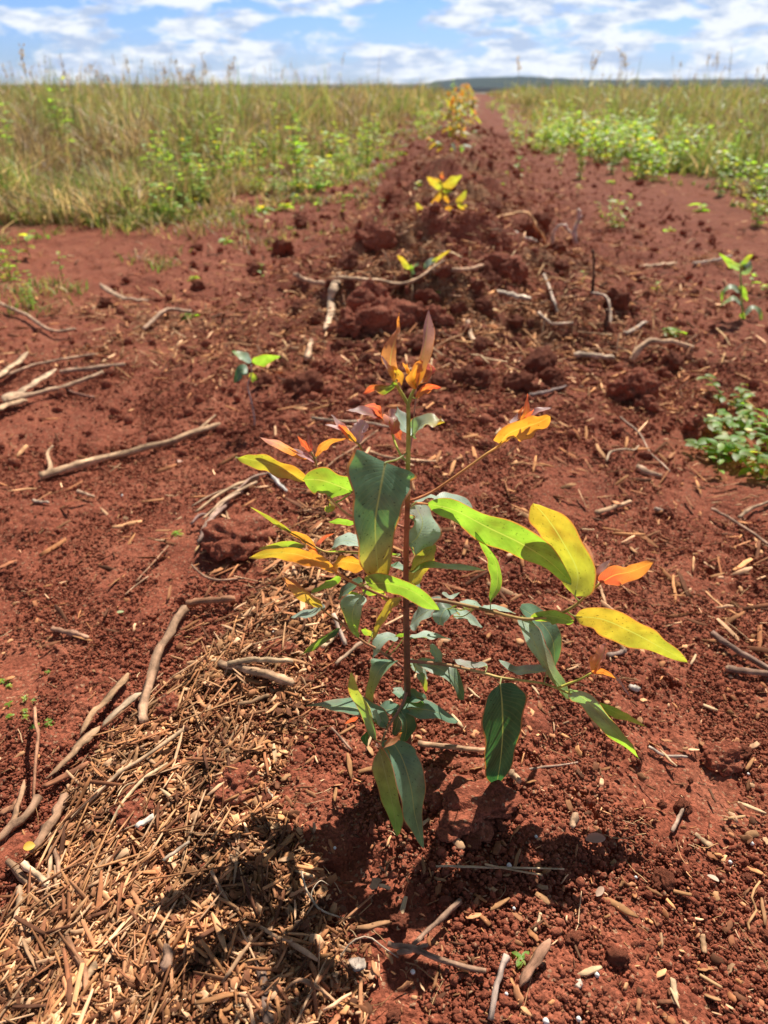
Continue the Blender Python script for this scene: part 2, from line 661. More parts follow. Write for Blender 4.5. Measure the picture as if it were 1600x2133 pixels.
def mat_leaf(name, veins=True, thru=0.5, rough=0.42):
    m, t, n, l, o = new_mat(name)
    a = n('ShaderNodeAttribute')
    a.attribute_name = 'Col'
    b = n('ShaderNodeAttribute')
    b.attribute_name = 'Thru'
    p = n('ShaderNodeBsdfPrincipled')
    p.inputs['Roughness'].default_value = rough
    p.inputs['Specular IOR Level'].default_value = 0.45
    tr = n('ShaderNodeBsdfTranslucent')
    mx = n('ShaderNodeMixShader')
    mx.inputs['Fac'].default_value = thru
    ca, cb = a.outputs['Color'], b.outputs['Color']
    if veins:
        tc = n('ShaderNodeTexCoord')
        sp = n('ShaderNodeSeparateXYZ')
        l(tc.outputs['UV'], sp.inputs['Vector'])

        def M(op, x, y=None, z=None):
            k = n('ShaderNodeMath')
            k.operation = op
            for i, v in enumerate((x, y, z)):
                if v is None:
                    continue
                if isinstance(v, (int, float)):
                    k.inputs[i].default_value = v
                else:
                    l(v, k.inputs[i])
            return k.outputs[0]
        au = M('ABSOLUTE', M('SUBTRACT', sp.outputs['X'], 0.5))     # 0 centre .. 0.5 edge
        rib = M('SUBTRACT', 1.0, M('SMOOTH_MIN', M('MULTIPLY', au, 38.0), 1.0, 0.1))
        side = M('POWER', M('ABSOLUTE', M('SINE', M('MULTIPLY', M('SUBTRACT', sp.outputs['Y'], M('MULTIPLY', au, 0.42)), 62.0))), 14.0)
        edge = M('MULTIPLY', M('GREATER_THAN', au, 0.465), 0.75)
        blot = n('ShaderNodeTexNoise')
        blot.inputs['Scale'].default_value = 55
        blot.inputs['Detail'].default_value = 5
        l(tc.outputs['Object'], blot.inputs['Vector'])
        mr = n('ShaderNodeMapRange')
        mr.inputs['From Min'].default_value = 0.3
        mr.inputs['From Max'].default_value = 0.7
        mr.inputs['To Min'].default_value = 0.68
        mr.inputs['To Max'].default_value = 1.25
        l(blot.outputs['Fac'], mr.inputs['Value'])
        spots = n('ShaderNodeTexNoise')
        spots.inputs['Scale'].default_value = 420
        spots.inputs['Detail'].default_value = 2
        l(tc.outputs['Object'], spots.inputs['Vector'])
        sm = n('ShaderNodeMapRange')
        sm.inputs['From Min'].default_value = 0.66
        sm.inputs['From Max'].default_value = 0.71
        sm.inputs['To Min'].default_value = 1.0
        sm.inputs['To Max'].default_value = 0.35
        l(spots.outputs['Fac'], sm.inputs['Value'])
        both = M('MULTIPLY', mr.outputs['Result'], sm.outputs['Result'])

        bn = n('ShaderNodeTexNoise')
        bn.inputs['Scale'].default_value = 21
        bn.inputs['Detail'].default_value = 3
        l(tc.outputs['Object'], bn.inputs['Vector'])
        bm = n('ShaderNodeMapRange')
        bm.inputs['From Min'].default_value = 0.54
        bm.inputs['From Max'].default_value = 0.68
        bm.inputs['To Max'].default_value = 0.75
        l(bn.outputs['Fac'], bm.inputs['Value'])
        blush = bm.outputs['Result']

        def col(c, ribc, edgec):
            k = n('ShaderNodeMixRGB')
            k.blend_type = 'MULTIPLY'
            k.inputs['Fac'].default_value = 1
            l(c, k.inputs['Color1'])
            l(both, k.inputs['Color2'])
            fl = n('ShaderNodeMixRGB')
            fl.blend_type = 'MULTIPLY'
            fl.inputs['Color2'].default_value = (0.85, 0.52, 0.62, 1)
            l(blush, fl.inputs['Fac'])
            l(k.outputs['Color'], fl.inputs['Color1'])
            k = fl
            k2 = n('ShaderNodeMixRGB')
            l(M('MULTIPLY', side, 0.08), k2.inputs['Fac'])
            l(k.outputs['Color'], k2.inputs['Color1'])
            k2.inputs['Color2'].default_value = (*ribc, 1)
            k3 = n('ShaderNodeMixRGB')
            l(M('MULTIPLY', rib, 0.85), k3.inputs['Fac'])
            l(k2.outputs['Color'], k3.inputs['Color1'])
            k3.inputs['Color2'].default_value = (*ribc, 1)
            k4 = n('ShaderNodeMixRGB')
            l(edge, k4.inputs['Fac'])
            l(k3.outputs['Color'], k4.inputs['Color1'])
            k4.inputs['Color2'].default_value = (*edgec, 1)
            return k4.outputs['Color']
        ca = col(ca, (0.36, 0.42, 0.20), (0.36, 0.13, 0.07))
        cb = col(cb, (0.62, 0.70, 0.10), (0.75, 0.25, 0.05))
        bp = n('ShaderNodeBump')
        bp.inputs['Strength'].default_value = 0.35
        bp.inputs['Distance'].default_value = 0.0006
        l(M('ADD', M('MULTIPLY', rib, 1.0), M('ADD', M('MULTIPLY', side, 0.4), blot.outputs['Fac'])), bp.inputs['Height'])
        l(bp.outputs['Normal'], p.inputs['Normal'])
    l(ca, p.inputs['Base Color'])
    l(cb, tr.inputs['Color'])
    l(p.outputs['BSDF'], mx.inputs[1])
    l(tr.outputs['BSDF'], mx.inputs[2])
    l(mx.outputs['Shader'], o.inputs['Surface'])
    return m


M_SOIL = mat_soil('red_soil')
M_CLOD = mat_soil('red_soil_clod', False)
M_WOOD = mat_wood('weathered_wood')
M_CHIP = mat_wood('wood_chips', 0.8, 0.6, 0.4)
M_STEM = mat_wood('plant_stem', 0.5, 0.7, 0.25)
M_LEAF = mat_leaf('eucalyptus_leaf')
M_WEED = mat_leaf('weed_leaf', False, 0.5, 0.5)
M_GRASS = mat_leaf('grass_blade', False, 0.42, 0.55)

# ------------------------------------------------------------------ ground sheet
AP = -0.365                      # fan apex behind the camera foot (follows the view fan)
HALF = math.radians(31)
th_dense = np.linspace(-HALF, HALF, 960)
th_out = []
a_ = HALF
st = th_dense[1] - th_dense[0]
while a_ < math.pi - 0.02:
    st = min(st * 1.12, 0.12)
    a_ += st
    th_out.append(min(a_, math.pi - 0.01))
th_out = np.array(th_out)
TH = np.concatenate([-th_out[::-1], th_dense, th_out])
rows = []
for py in np.arange(2200, 172, -2.15):
    dep = math.atan((py - 1066.5) / FPX) + PITCH
    rows.append(0.60 / math.tan(dep) - AP)
rows = np.array(rows)
rows = rows[(rows < 60)]
far = [rows[-1]]
while far[-1] < 9000:
    far.append(far[-1] * 1.12)
rr = np.concatenate([[0.02, 0.1, 0.2, 0.3, 0.4, 0.46, 0.5, 0.53, 0.55, 0.57], rows[rows > 0.575], far[1:]])
Rg, Tg = np.meshgrid(rr, TH, indexing='ij')
XX = Rg * np.sin(Tg)
YY = AP + Rg * np.cos(Tg)
dr = np.gradient(rr)
dt = np.gradient(TH)
LOD = np.maximum(dr[:, None] + 0 * Tg, Rg * dt[None, :])
ZZ = ground_h(XX.ravel(), YY.ravel(), LOD.ravel())
VV = np.stack([XX.ravel(), YY.ravel(), ZZ], 1)
nr, ntn = Rg.shape
ii = np.arange(nr - 1)[:, None] * ntn + np.arange(ntn)[None, :]
jj = np.roll(np.arange(ntn), -1)
i2 = np.arange(nr - 1)[:, None] * ntn + jj[None, :]
FF = np.stack([ii, i2, i2 + ntn, ii + ntn], -1).reshape(-1, 4)[:, ::-1]
pp, qq = rowcoord(VV[:, 0], VV[:, 1])
edge_ = np.where(pp < 0, strip_l(qq), strip_r(qq))
gr = sstep(0.35, 1.1, np.abs(pp) - edge_ + 0.5 * fbm(VV[:, 0], VV[:, 1], 1.2, 301, 3)) * 0.85
gr = np.maximum(gr, sstep(40, 60, np.hypot(VV[:, 0], VV[:, 1])))
cc = np.stack([litter_den(VV[:, 0], VV[:, 1]), gr, gr * 0], 1)
ground = link('ground', mk_mesh('ground', VV, FF, {'Col': cc}, None, True, (M_SOIL,)))
tag(ground, kind='structure')


# ------------------------------------------------------------------ scatter helpers
def in_view_points(n, ymin, ymax, spread=0.62, power=1.0):
    """random ground points over the fan the photo shows and a margin beyond it"""
    u = RS.rand(n)
    k = (ymin - AP) * ((ymax - AP) / (ymin - AP)) ** (u ** power)
    s = (RS.rand(n) * 2 - 1) * spread
    wide_ = RS.rand(n) < 0.16          # thinning out sideways beyond the framed fan
    s = np.where(wide_, s * (1 + 1.6 * RS.rand(n)), s)
    return s * k, AP + k


def inst(baseV, baseF, pos, rotz, scale3, tilt=None, cols=None):
    """replicate a small mesh: baseV (b,3); pos (n,3); scale3 (n,3); returns merged V,F"""
    n = len(pos)
    b = len(baseV)
    v = baseV[None] * scale3[:, None, :]
    if tilt is not None:
        c, s_ = np.cos(tilt[:, 0])[:, None], np.sin(tilt[:, 0])[:, None]
        x, z = v[..., 0] * c + v[..., 2] * s_, -v[..., 0] * s_ + v[..., 2] * c
        v = np.stack([x, v[..., 1], z], -1)
        c, s_ = np.cos(tilt[:, 1])[:, None], np.sin(tilt[:, 1])[:, None]
        y, z = v[..., 1] * c - v[..., 2] * s_, v[..., 1] * s_ + v[..., 2] * c
        v = np.stack([v[..., 0], y, z], -1)
    c, s_ = np.cos(rotz)[:, None], np.sin(rotz)[:, None]
    x, y = v[..., 0] * c - v[..., 1] * s_, v[..., 0] * s_ + v[..., 1] * c
    v = np.stack([x, y, v[..., 2]], -1) + pos[:, None, :]
    F = (baseF[None] + (np.arange(n) * b)[:, None, None]).reshape(-1, baseF.shape[1])
    return v.reshape(-1, 3), F


def ico():
    t = (1 + 5 ** 0.5) / 2
    v = np.array([(-1, t, 0), (1, t, 0), (-1, -t, 0), (1, -t, 0), (0, -1, t), (0, 1, t), (0, -1, -t), (0, 1, -t), (t, 0, -1), (t, 0, 1), (-t, 0, -1), (-t, 0, 1)], float)
    v /= np.linalg.norm(v[0])
    f = np.array([(0, 11, 5), (0, 5, 1), (0, 1, 7), (0, 7, 10), (0, 10, 11), (1, 5, 9), (5, 11, 4), (11, 10, 2), (10, 7, 6), (7, 1, 8), (3, 9, 4), (3, 4, 2), (3, 2, 6), (3, 6, 8), (3, 8, 9), (4, 9, 5), (2, 4, 11), (6, 2, 10), (8, 6, 7), (9, 8, 1)])
    return v, f


def subdiv(v, f):
    cache = {}
    v = [tuple(a) for a in v]

    def mid(a, b):
        k = (min(a, b), max(a, b))
        if k not in cache:
            m_ = nrm((np.array(v[a]) + np.array(v[b])) / 2)
            v.append(tuple(m_))
            cache[k] = len(v) - 1
        return cache[k]
    nf = []
    for a, b, c in f:
        x, y, z = mid(a, b), mid(b, c), mid(c, a)
        nf += [(a, x, z), (b, y, x), (c, z, y), (x, y, z)]
    return np.array(v), np.array(nf)


IV, IF = ico()
IV1, IF1 = subdiv(IV, IF)
IV2, IF2 = subdiv(IV1, IF1)
IV3, IF3 = subdiv(IV2, IF2)
IV4, IF4 = subdiv(IV3, IF3)

# loose crumbs of soil lying on the sheet : nobody could count them
vs, fs, base = [], [], 0
for k in range(8):
    nk = 21000
    x, y = in_view_points(nk, 0.16, 1.9, 0.6, 0.9)
    keep = (RS.rand(nk) > litter_den(x, y) * 0.75) & (fbm(x, y, 0.16, 321, 3) > -0.25 + 0.3 * RS.rand(nk))
    x, y = x[keep], y[keep]
    nk = len(x)
    sz = 0.0010 * (1 + RS.pareto(2.7, nk))
    sz = np.clip(sz, 0.0009, 0.0037) * (1 + 0.25 * sstep(0.6, 2, y))
    bv = IV * (1 + 0.6 * (RS.rand(12, 1) - 0.5))
    z = HT(x, y) + 0.0025 + sz * 0.3 + 0.0025 * RS.rand(nk)
    sc = sz[:, None] * (0.55 + 0.85 * RS.rand(nk, 3))
    v_, f_ = inst(bv, IF, np.stack([x, y, z], 1), RS.rand(nk) * 6.28, sc, RS.rand(nk, 2) * 3)
    vs.append(v_)
    fs.append(f_ + base)
    base += len(v_)
o = link('soil_crumbs', mk_mesh('soil_crumbs', np.vstack(vs), np.vstack(fs), None, None, False, (M_CLOD,)))
tag(o, 'loose red soil crumbs scattered over the tilled ground', 'soil crumbs', kind='stuff')

vs, fs, base = [], [], 0
for k in range(6):
    nk = 9000
    x, y = in_view_points(nk, 1.3, 11, 0.6, 0.9)
    p_, q_ = rowcoord(x, y)
    keep = (np.abs(p_) < 1.3) & (RS.rand(nk) < 0.25 + 0.75 * np.exp(-(p_ / 0.6) ** 2))
    x, y = x[keep], y[keep]
    nk = len(x)
    sz = np.clip(0.0022 * (1 + RS.pareto(2.4, nk)), 0.002, 0.014) * (0.8 + 0.16 * y)
    bv = IV * (1 + 0.6 * (RS.rand(12, 1) - 0.5))
    v_, f_ = inst(bv, IF, np.stack([x, y, HT(x, y) + 0.003 + sz * 0.4], 1), RS.rand(nk) * 6.28, sz[:, None] * (0.75 + 0.5 * RS.rand(nk, 3)), RS.rand(nk, 2) * 3)
    vs.append(v_)
    fs.append(f_ + base)
    base += len(v_)
o = link('soil_crumbs', mk_mesh('soil_crumbs', np.vstack(vs), np.vstack(fs), None, None, False, (M_CLOD,)))
tag(o, 'coarser loose soil crumbs along the ridge behind the seedling', 'soil crumbs', kind='stuff')

# ------------------------------------------------------------------ chip litter (stuff) and counted chips
PAL = np.array([(0.46, 0.25, 0.11), (0.36, 0.18, 0.08), (0.22, 0.10, 0.05), (0.52, 0.32, 0.16), (0.14, 0.065, 0.035), (0.38, 0.20, 0.10), (0.60, 0.41, 0.24), (0.28, 0.13, 0.06)])


def chip_base(rs):
    """a split shard : 10 verts, ragged ends, some thickness"""
    n = 4
    xs = np.linspace(-0.5, 0.5, n)
    w = 0.5 * np.array([0.35 + 0.5 * rs.rand(), 0.85 + 0.3 * rs.rand(), 0.8 + 0.3 * rs.rand(), 0.2 + 0.6 * rs.rand()])
    bow = 0.25 * (rs.rand() - 0.5)
    V = []
    for i in range(n):
        off = 0.3 * (rs.rand() - 0.5)
        zz = bow * (xs[i] ** 2) * 4
        V += [(xs[i] + 0.05 * (rs.rand() - 0.5), off - w[i], zz - 0.5), (xs[i] + 0.06 * (rs.rand() - 0.5), off + w[i], zz - 0.5), (xs[i], off + w[i] * 0.8, zz + 0.5), (xs[i], off - w[i] * 0.7, zz + 0.5 * rs.rand())]
    F = []
    for i in range(n - 1):
        for k in range(4):
            a, b = i * 4 + k, i * 4 + (k + 1) % 4
            F.append((a, b, b + 4, a + 4))
    F.append((3, 2, 1, 0))
    e = (n - 1) * 4
    F.append((e, e + 1, e + 2, e + 3))
    return np.array(V), np.array(F)[:, ::-1]


CB = [chip_base(np.random.RandomState(50 + k)) for k in range(14)]


def scatter_chips(n, ymin, ymax, lmin, lmax, thr=0.0, lift=0.006, wide=0.25):
    vs, fs, cs, base = [], [], [], 0
    for k in range(14):
        m_ = n // 14
        x, y = in_view_points(m_ * 9, ymin, ymax, 0.62, 0.9)
        d = litter_den(x, y)
        pc_, qc_ = rowcoord(x, y)
        thl = thr * np.where((pc_ < -0.3) & (qc_ < 1.3), 0.25, 1.0) * (1 + 9.0 * sstep(1.0, 1.6, qc_) * np.exp(-(pc_ / 0.6) ** 2))
        keep = RS.rand(len(x)) < np.maximum(d, thl)
        x, y, d = x[keep][:m_], y[keep][:m_], d[keep][:m_]
        q = len(x)
        if q == 0:
            continue
        ln = lmin + (lmax - lmin) * RS.rand(q) ** 2.6
        wd = np.minimum(ln * (0.10 + wide * RS.rand(q) ** 1.5), 0.0085)
        tk = 0.0004 + 0.0009 * RS.rand(q)
        z = HT(x, y) + 0.005 + tk + lift * RS.rand(q) * (0.3 + d)
        v_, f_ = inst(CB[k][0], CB[k][1], np.stack([x, y, z], 1), RS.rand(q) * 6.28, np.stack([ln, wd, tk], 1), (RS.rand(q, 2) - 0.5) * np.array([1.1, 2.0]))
        vs.append(v_)
        fs.append(f_ + base)
        base += len(v_)
        c = PAL[RS.randint(0, len(PAL), q)] * (0.5 + 0.85 * RS.rand(q, 1)) * np.array([1.10, 0.95, 0.92])
        cs.append(np.repeat(c, len(CB[k][0]), 0))
    return np.vstack(vs), np.vstack(fs), np.vstack(cs)


v_, f_, c_ = scatter_chips(52000, 0.14, 2.2, 0.0025, 0.014, 0.018, 0.010, 0.75)
v2, f2, c2 = scatter_chips(19000, 0.7, 8, 0.010, 0.06, 0.05, 0.015, 0.14)
v3, f3, c3 = scatter_chips(2600, 0.14, 1.5, 0.012, 0.04, 0.0, 0.014, 0.05)
# longer straws lying roughly along the edge of the mound
va, fa, ca4, ba = [], [], [], 0
for k in range(14):
    x, y = in_view_points(2600, 0.12, 1.1, 0.62, 0.9)
    d = litter_den(x, y)
    p_, q_ = rowcoord(x, y)
    keep = (RS.rand(len(x)) < d * np.where((p_ < -0.16) & (p_ > -0.42), 0.42, 0.05))
    x, y = x[keep][:230], y[keep][:230]
    q = len(x)
    ln = 0.022 + 0.06 * RS.rand(q) ** 2
    wd = 0.0010 + 0.0024 * RS.rand(q) ** 2
    z = HT(x, y) + 0.008 + 0.012 * RS.rand(q)
    a_, b_ = inst(CB[k][0], CB[k][1], np.stack([x, y, z], 1), 1.15 + 0.42 * RS.randn(q), np.stack([ln, wd, 0.0012 + 0 * wd], 1), np.stack([RS.randn(q) * 0.10, RS.randn(q) * 0.4], 1))
    va.append(a_)
    fa.append(b_ + ba)
    ba += len(a_)
    ca4.append(np.repeat(PAL[RS.choice([0, 1, 3, 7, 6, 2, 5], q)] * (0.5 + 0.75 * RS.rand(q, 1)) * np.array([1.05, 0.93, 0.92]), len(CB[k][0]), 0))
va, fa, ca4 = np.vstack(va), np.vstack(fa), np.vstack(ca4)
V_ = np.vstack([v_, v2, v3, va])
F_ = np.vstack([f_, f2 + len(v_), f3 + len(v_) + len(v2), fa + len(v_) + len(v2) + len(v3)])
o = link('litter', mk_mesh('litter', V_, F_, {'Col': np.vstack([c_, c2, c3, ca4])}, None, False, (M_CHIP,)))
tag(o, 'fine bark and wood chip litter spread along the left edge of the mound', 'litter', kind='stuff')

# dry fibres and rootlets : thin three sided threads
mb = MB()
x, y = in_view_points(16000, 0.16, 2.6, 0.6, 0.9)
d = litter_den(x, y) + 0.06 * (fbm(x, y, 0.2, 331, 2) > 0.12) + 0.012
k = RS.rand(len(x)) < d * 1.3
for xx, yy in zip(x[k], y[k]):
    a = RS.rand() * 6.28
    ln = 0.008 + 0.035 * RS.rand() ** 2
    P = [np.array([xx, yy, float(HT(xx, yy)) + 0.006])]
    for s_ in range(4):
        a += (RS.rand() - 0.5) * 1.1
        P.append(P[-1] + np.array([math.cos(a), math.sin(a), (RS.rand() - 0.45) * 0.35]) * ln / 4)
    r_ = 0.00022 + 0.00035 * RS.rand()
    V, F = tube(P, [r_] * 5, 3, cap=False)
    mb.add(V, F, PAL[RS.choice([0, 3, 5, 6])] * (0.8 + 0.4 * RS.rand()))
o = link('dry_fibres', mb.mesh('dry_fibres', (M_CHIP,)))
tag(o, 'thin dry plant fibres and rootlets strewn over the soil and litter', 'fibres', kind='stuff')

# counted, larger shards lying in the litter
shards = []
for k in range(10):
    V, F = CB[k]
    c = PAL[RS.randint(0, len(PAL))]
    L_, W_ = 0.016 + 0.014 * RS.rand(), 0.003 + 0.003 * RS.rand()
    me = mk_mesh('wood_shard', V * np.array([L_, W_, 0.0018]), F, {'Col': np.tile(c, (len(V), 1))}, None, False, (M_CHIP,))
    shards.append(me)
cnt = 0
rs2 = np.random.RandomState(5)
while cnt < 150:
    px, py = rs2.rand() * 760, 1180 + rs2.rand() * 950
    g = G(px, py)
    if litter_den(g[0], g[1]) < 0.35 + 0.3 * rs2.rand():
        continue
    o = link('wood_shard', shards[cnt % 10], None, (g[0], g[1], g[2] + 0.004 + 0.006 * rs2.rand()))
    o.rotation_euler = ((rs2.rand() - 0.5) * 0.8, (rs2.rand() - 0.5) * 0.6, rs2.rand() * 6.28)
    tag(o, 'small split wood shard lying among the pale chip litter left of the seedling', 'wood chip', 'split wood shards in the chip litter')
    cnt += 1
cnt = 0
while cnt < 70:
    px, py = 300 + rs2.rand() * 1300, 700 + rs2.rand() * 1430
    g = G(px, py)
    if litter_den(g[0], g[1]) > 0.12:
        continue
    o = link('wood_shard', shards[cnt % 10], None, (g[0], g[1], g[2] + 0.005))
    o.rotation_euler = ((rs2.rand() - 0.5) * 0.5, (rs2.rand() - 0.5) * 0.3, rs2.rand() * 6.28)
    s_ = 0.6 + 0.5 * rs2.rand()
    o.scale = (s_, s_, s_)
    tag(o, 'pale wood chip lying alone on the bare red soil around the seedling', 'wood chip', 'single wood chips on the bare soil')
    cnt += 1

# ------------------------------------------------------------------ sticks
TAN = (0.42, 0.25, 0.14)
PALE = (0.60, 0.42, 0.26)
BROWN = (0.24, 0.115, 0.06)
GREY = (0.34, 0.25, 0.20)
DARK = (0.11, 0.06, 0.04)
REDB = (0.30, 0.12, 0.07)


def stick(name, pts, w, label, cat='stick', col=TAN, lifts=None, flat=1.0, taper=0.75, group=None, forks=(), bumps=0.22, n=None, sides=9, ragged=False, up=False):
    """pts in picture px on the ground, w = width px"""
    P = []
    for i, (a, b) in enumerate(pts):
        rise = (lifts[i] if lifts else 0.0)
        P.append(G(a, b))
        P[-1][2] += rise
    if up:      # stands clear of the soil : keep it in an upright plane through its feet
        ya = G(*pts[0])[1]
        yb = G(*pts[-1])[1] if up == 2 else ya
        P = [at(a, b, ya + (yb - ya) * i / (len(pts) - 1)) for i, (a, b) in enumerate(pts)]
    depth = np.linalg.norm(P[len(P) // 2] - CAM)
    if w > 11:
        w = 11 + (w - 11) * 0.6
    r = 0.5 * w / FPX * depth
    P = np.array(P)
    P[:, 2] += r * flat * 0.75 + 0.002
    L_ = np.linalg.norm(np.diff(P, axis=0), axis=1).sum()
    n = n or int(np.clip(L_ / 0.006, 8, 46))
    Q = catmull(P, n)
    rs = np.random.RandomState(abs(hash((pts[0], pts[-1]))) % 100000)
    rs = np.random.RandomState(int(pts[0][0] * 7 + pts[-1][1] * 13) % 99991)
    t = np.linspace(0, 1, n)
    R = r * (1 - (1 - taper) * t) * (1 + bumps * (np.interp(t * 9, np.arange(10), rs.rand(10)) - 0.5))
    Q = Q + (np.stack([np.interp(t * 9, np.arange(10), rs.rand(10) - 0.5) for _ in range(3)], 1)) * r * 0.65
    for k in range(rs.randint(1, 4)):      # nodes
        c = rs.rand()
        R = R * (1 + 0.22 * np.exp(-((t - c) * L_ / (r * 1.3)) ** 2))
    if ragged:
        R = R * np.clip(np.minimum(t, 1 - t) * 7 + 0.25, 0, 1)
    org = Q[len(Q) // 2].copy()
    mb = MB()
    V, F = tube(Q, R, sides, flat, None, 0.2, rs)
    shade = 0.6 + 0.6 * np.interp(t * 12, np.arange(13), rs.rand(13))
    cv = np.repeat(np.array(col)[None] * shade[:, None], sides, 0) * (0.88 + 0.24 * rs.rand(n * sides, 1))
    cv = np.vstack([cv, np.array([PALE, PALE]) * 0.9])
    uvs = np.stack([np.tile(np.arange(sides) / sides, n), np.repeat(t * L_, sides)], 1)
    mb.add(V, F, cv, None, np.vstack([uvs, [[0.5, 0], [0.5, 0]]]))
    for f in forks:
        p0 = Q[int(f[0] * (n - 1))]
        P2 = [p0] + [(at(a, b, p0[1]) if up else G(a, b, u_) + np.array([0, 0, r * 0.5])) for a, b, u_ in f[1]]
        Q2 = catmull(P2, 12)
        V, F = tube(Q2, np.linspace(r * 0.7, r * 0.3, 12), 6, 1, None, 0.15, rs)
        mb.add(V, F, np.array(col) * 0.95)
    o = link(name, mb.mesh(name, (M_WOOD,), True, org), None, org)
    tag(o, label, cat, group)
    return o


stick('branch', [(86, 1000), (150, 985), (240, 962), (330, 940), (410, 912), (462, 893)], 17, 'long pale bent branch on the bare red soil left of the seedling', 'branch', (0.52, 0.33, 0.20), forks=((0.06, [(108, 985, 0.008), (104, 965, 0.018), (116, 952, 0.022)]), (0.86, [(420, 905, 0.01), (452, 885, 0.02)])), lifts=[0, 0.004, 0.006, 0.006, 0.004, 0])
stick('stick', [(386, 1282), (352, 1345), (325, 1410), (308, 1470), (300, 1524)], 21, 'thick smooth brown stick along the left edge of the chip litter', col=(0.40, 0.24, 0.15), lifts=[0.008] * 5, taper=0.95)
stick('stick', [(392, 1272), (440, 1268), (492, 1264)], 15, 'short stout brown stick touching a small clod above the litter', col=(0.33, 0.16, 0.09), lifts=[0.008] * 3)
stick('stick', [(458, 1404), (520, 1418), (575, 1432), (611, 1446)], 17, 'lower of two thick tan sticks crossing just left of the stem', col=(0.45, 0.28, 0.17), lifts=[0.012] * 4, taper=1.1)
stick('stick', [(480, 1412), (540, 1406), (612, 1402)], 12, 'upper of two thick tan sticks crossing just left of the stem', col=(0.48, 0.33, 0.2), lifts=[0.018, 0.02, 0.014])
stick('stick', [(498, 1479), (530, 1470), (562, 1458)], 9, 'short tan stick just below the two crossing sticks', col=TAN, lifts=[0.004] * 3)
stick('twig', [(80, 1494), (90, 1545), (98, 1590), (84, 1640), (73, 1680)], 6, 'thin bent twig arched over bare soil at the left edge', 'twig', (0.48, 0.24, 0.14), lifts=[0.012, 0.03, 0.035, 0.02, 0.0])
stick('branch', [(143, 1671), (122, 1715), (100, 1750), (72, 1790)], 23, 'thick knotty branch piece in the litter beside the yellow leaf', 'branch', (0.36, 0.21, 0.13), lifts=[0.006] * 4)
stick('branch', [(84, 1672), (60, 1712), (22, 1742), (-20, 1778)], 19, 'thick split branch end at the left edge above the yellow leaf', 'branch', (0.32, 0.19, 0.12), lifts=[0.004] * 4)
stick('straw', [(388, 1541), (320, 1592), (248, 1638), (180, 1695), (128, 1740)], 8, 'long straight pale straw laid diagonally across the litter', 'straw', (0.55, 0.36, 0.22), lifts=[0.012, 0.014, 0.012, 0.008, 0.004])
stick('straw', [(354, 1603), (312, 1635), (279, 1668), (254, 1700), (231, 1735)], 7, 'frayed pale yellow straw below the long straight one', 'straw', (0.66, 0.47, 0.28), lifts=[0.006, 0.01, 0.01, 0.01, 0.004], forks=((0.4, [(262, 1655, 0.01), (235, 1700, 0.006)]),))
stick('stick', [(58, 1822), (85, 1842), (111, 1866)], 12, 'short pale cut stick lying left of the yellow leaf', col=(0.6, 0.42, 0.27), lifts=[0.012, 0.01, 0.006])
stick('stick', [(22, 1806), (55, 1840), (92, 1872)], 13, 'dull brown stick parallel to the short pale cut stick', col=(0.33, 0.2, 0.12), lifts=[0.004] * 3)
stick('splinter', [(272, 1416), (240, 1462), (205, 1500), (168, 1540)], 18, 'wide flat bark splinter at the upper left rim of the litter', 'splinter', (0.42, 0.25, 0.14), flat=0.3, ragged=True, lifts=[0.006, 0.012, 0.012, 0.004])
stick('splinter', [(300, 1458), (262, 1492), (214, 1530)], 16, 'greyish flat bark splinter beside the wide one', 'splinter', (0.46, 0.33, 0.22), flat=0.3, ragged=True, lifts=[0.01, 0.014, 0.008])
stick('splinter', [(212, 1525), (180, 1560), (150, 1590), (104, 1628)], 18, 'long frayed bark strip running down the litter rim', 'splinter', (0.40, 0.24, 0.14), flat=0.35, ragged=True, lifts=[0.006, 0.01, 0.008, 0.004])
stick('splinter', [(190, 1600), (140, 1628), (92, 1652)], 14, 'red brown splinter above the knotty branch piece', 'splinter', (0.36, 0.15, 0.08), flat=0.6, ragged=True, lifts=[0.006] * 3)
stick('splinter', [(62, 1655), (42, 1710), (12, 1760)], 9, 'thin leaning splinter at the far left above the cut stick', 'splinter', (0.5, 0.29, 0.17), flat=0.5, ragged=True, lifts=[0.02, 0.012, 0.002])
stick('splinter', [(0, 1700), (30, 1686), (42, 1676)], 15, 'orange brown bark piece cut by the left picture edge', 'splinter', (0.42, 0.2, 0.11), flat=0.5, ragged=True)
stick('stick', [(270, 1790), (225, 1812), (205, 1838), (190, 1868)], 18, 'broad split wood piece in the middle of the litter', 'wood piece', (0.44, 0.27, 0.16), flat=0.5, lifts=[0.008] * 4)
stick('stick', [(545, 2030), (552, 2080), (560, 2150)], 22, 'dark thick stick running off the bottom edge', col=(0.17, 0.11, 0.085), lifts=[0.006] * 3, taper=1.1)
stick('twig', [(138, 1944), (158, 1998), (184, 2040), (187, 2090), (188, 2140)], 10, 'bent reddish twig in the litter at the lower left', 'twig', (0.36, 0.18, 0.1), lifts=[0.008, 0.012, 0.014, 0.01, 0.01])
stick('twig', [(448, 1850), (470, 1886), (500, 1928)], 6, 'tan twig of the upright crossing pair in the shade', 'twig', (0.5, 0.3, 0.18), lifts=[0.022, 0.014, 0.0])
stick('twig', [(455, 1868), (440, 1895), (428, 1920)], 3.5, 'thin side twig of the crossing pair in the shade', 'twig', (0.5, 0.28, 0.16), lifts=[0.014, 0.008, 0.0])
stick('stick', [(345, 1811), (372, 1791), (400, 1770)], 6, 'straight grey twig at the left rim of the leaf shadow', 'twig', (0.5, 0.38, 0.28), lifts=[0.01] * 3)
stick('wood_chip', [(288, 1739), (306, 1730), (326, 1718)], 11, 'bleached white wood chip beside the frayed straw', 'wood chip', (0.75, 0.66, 0.56), flat=0.5, lifts=[0.01] * 3)
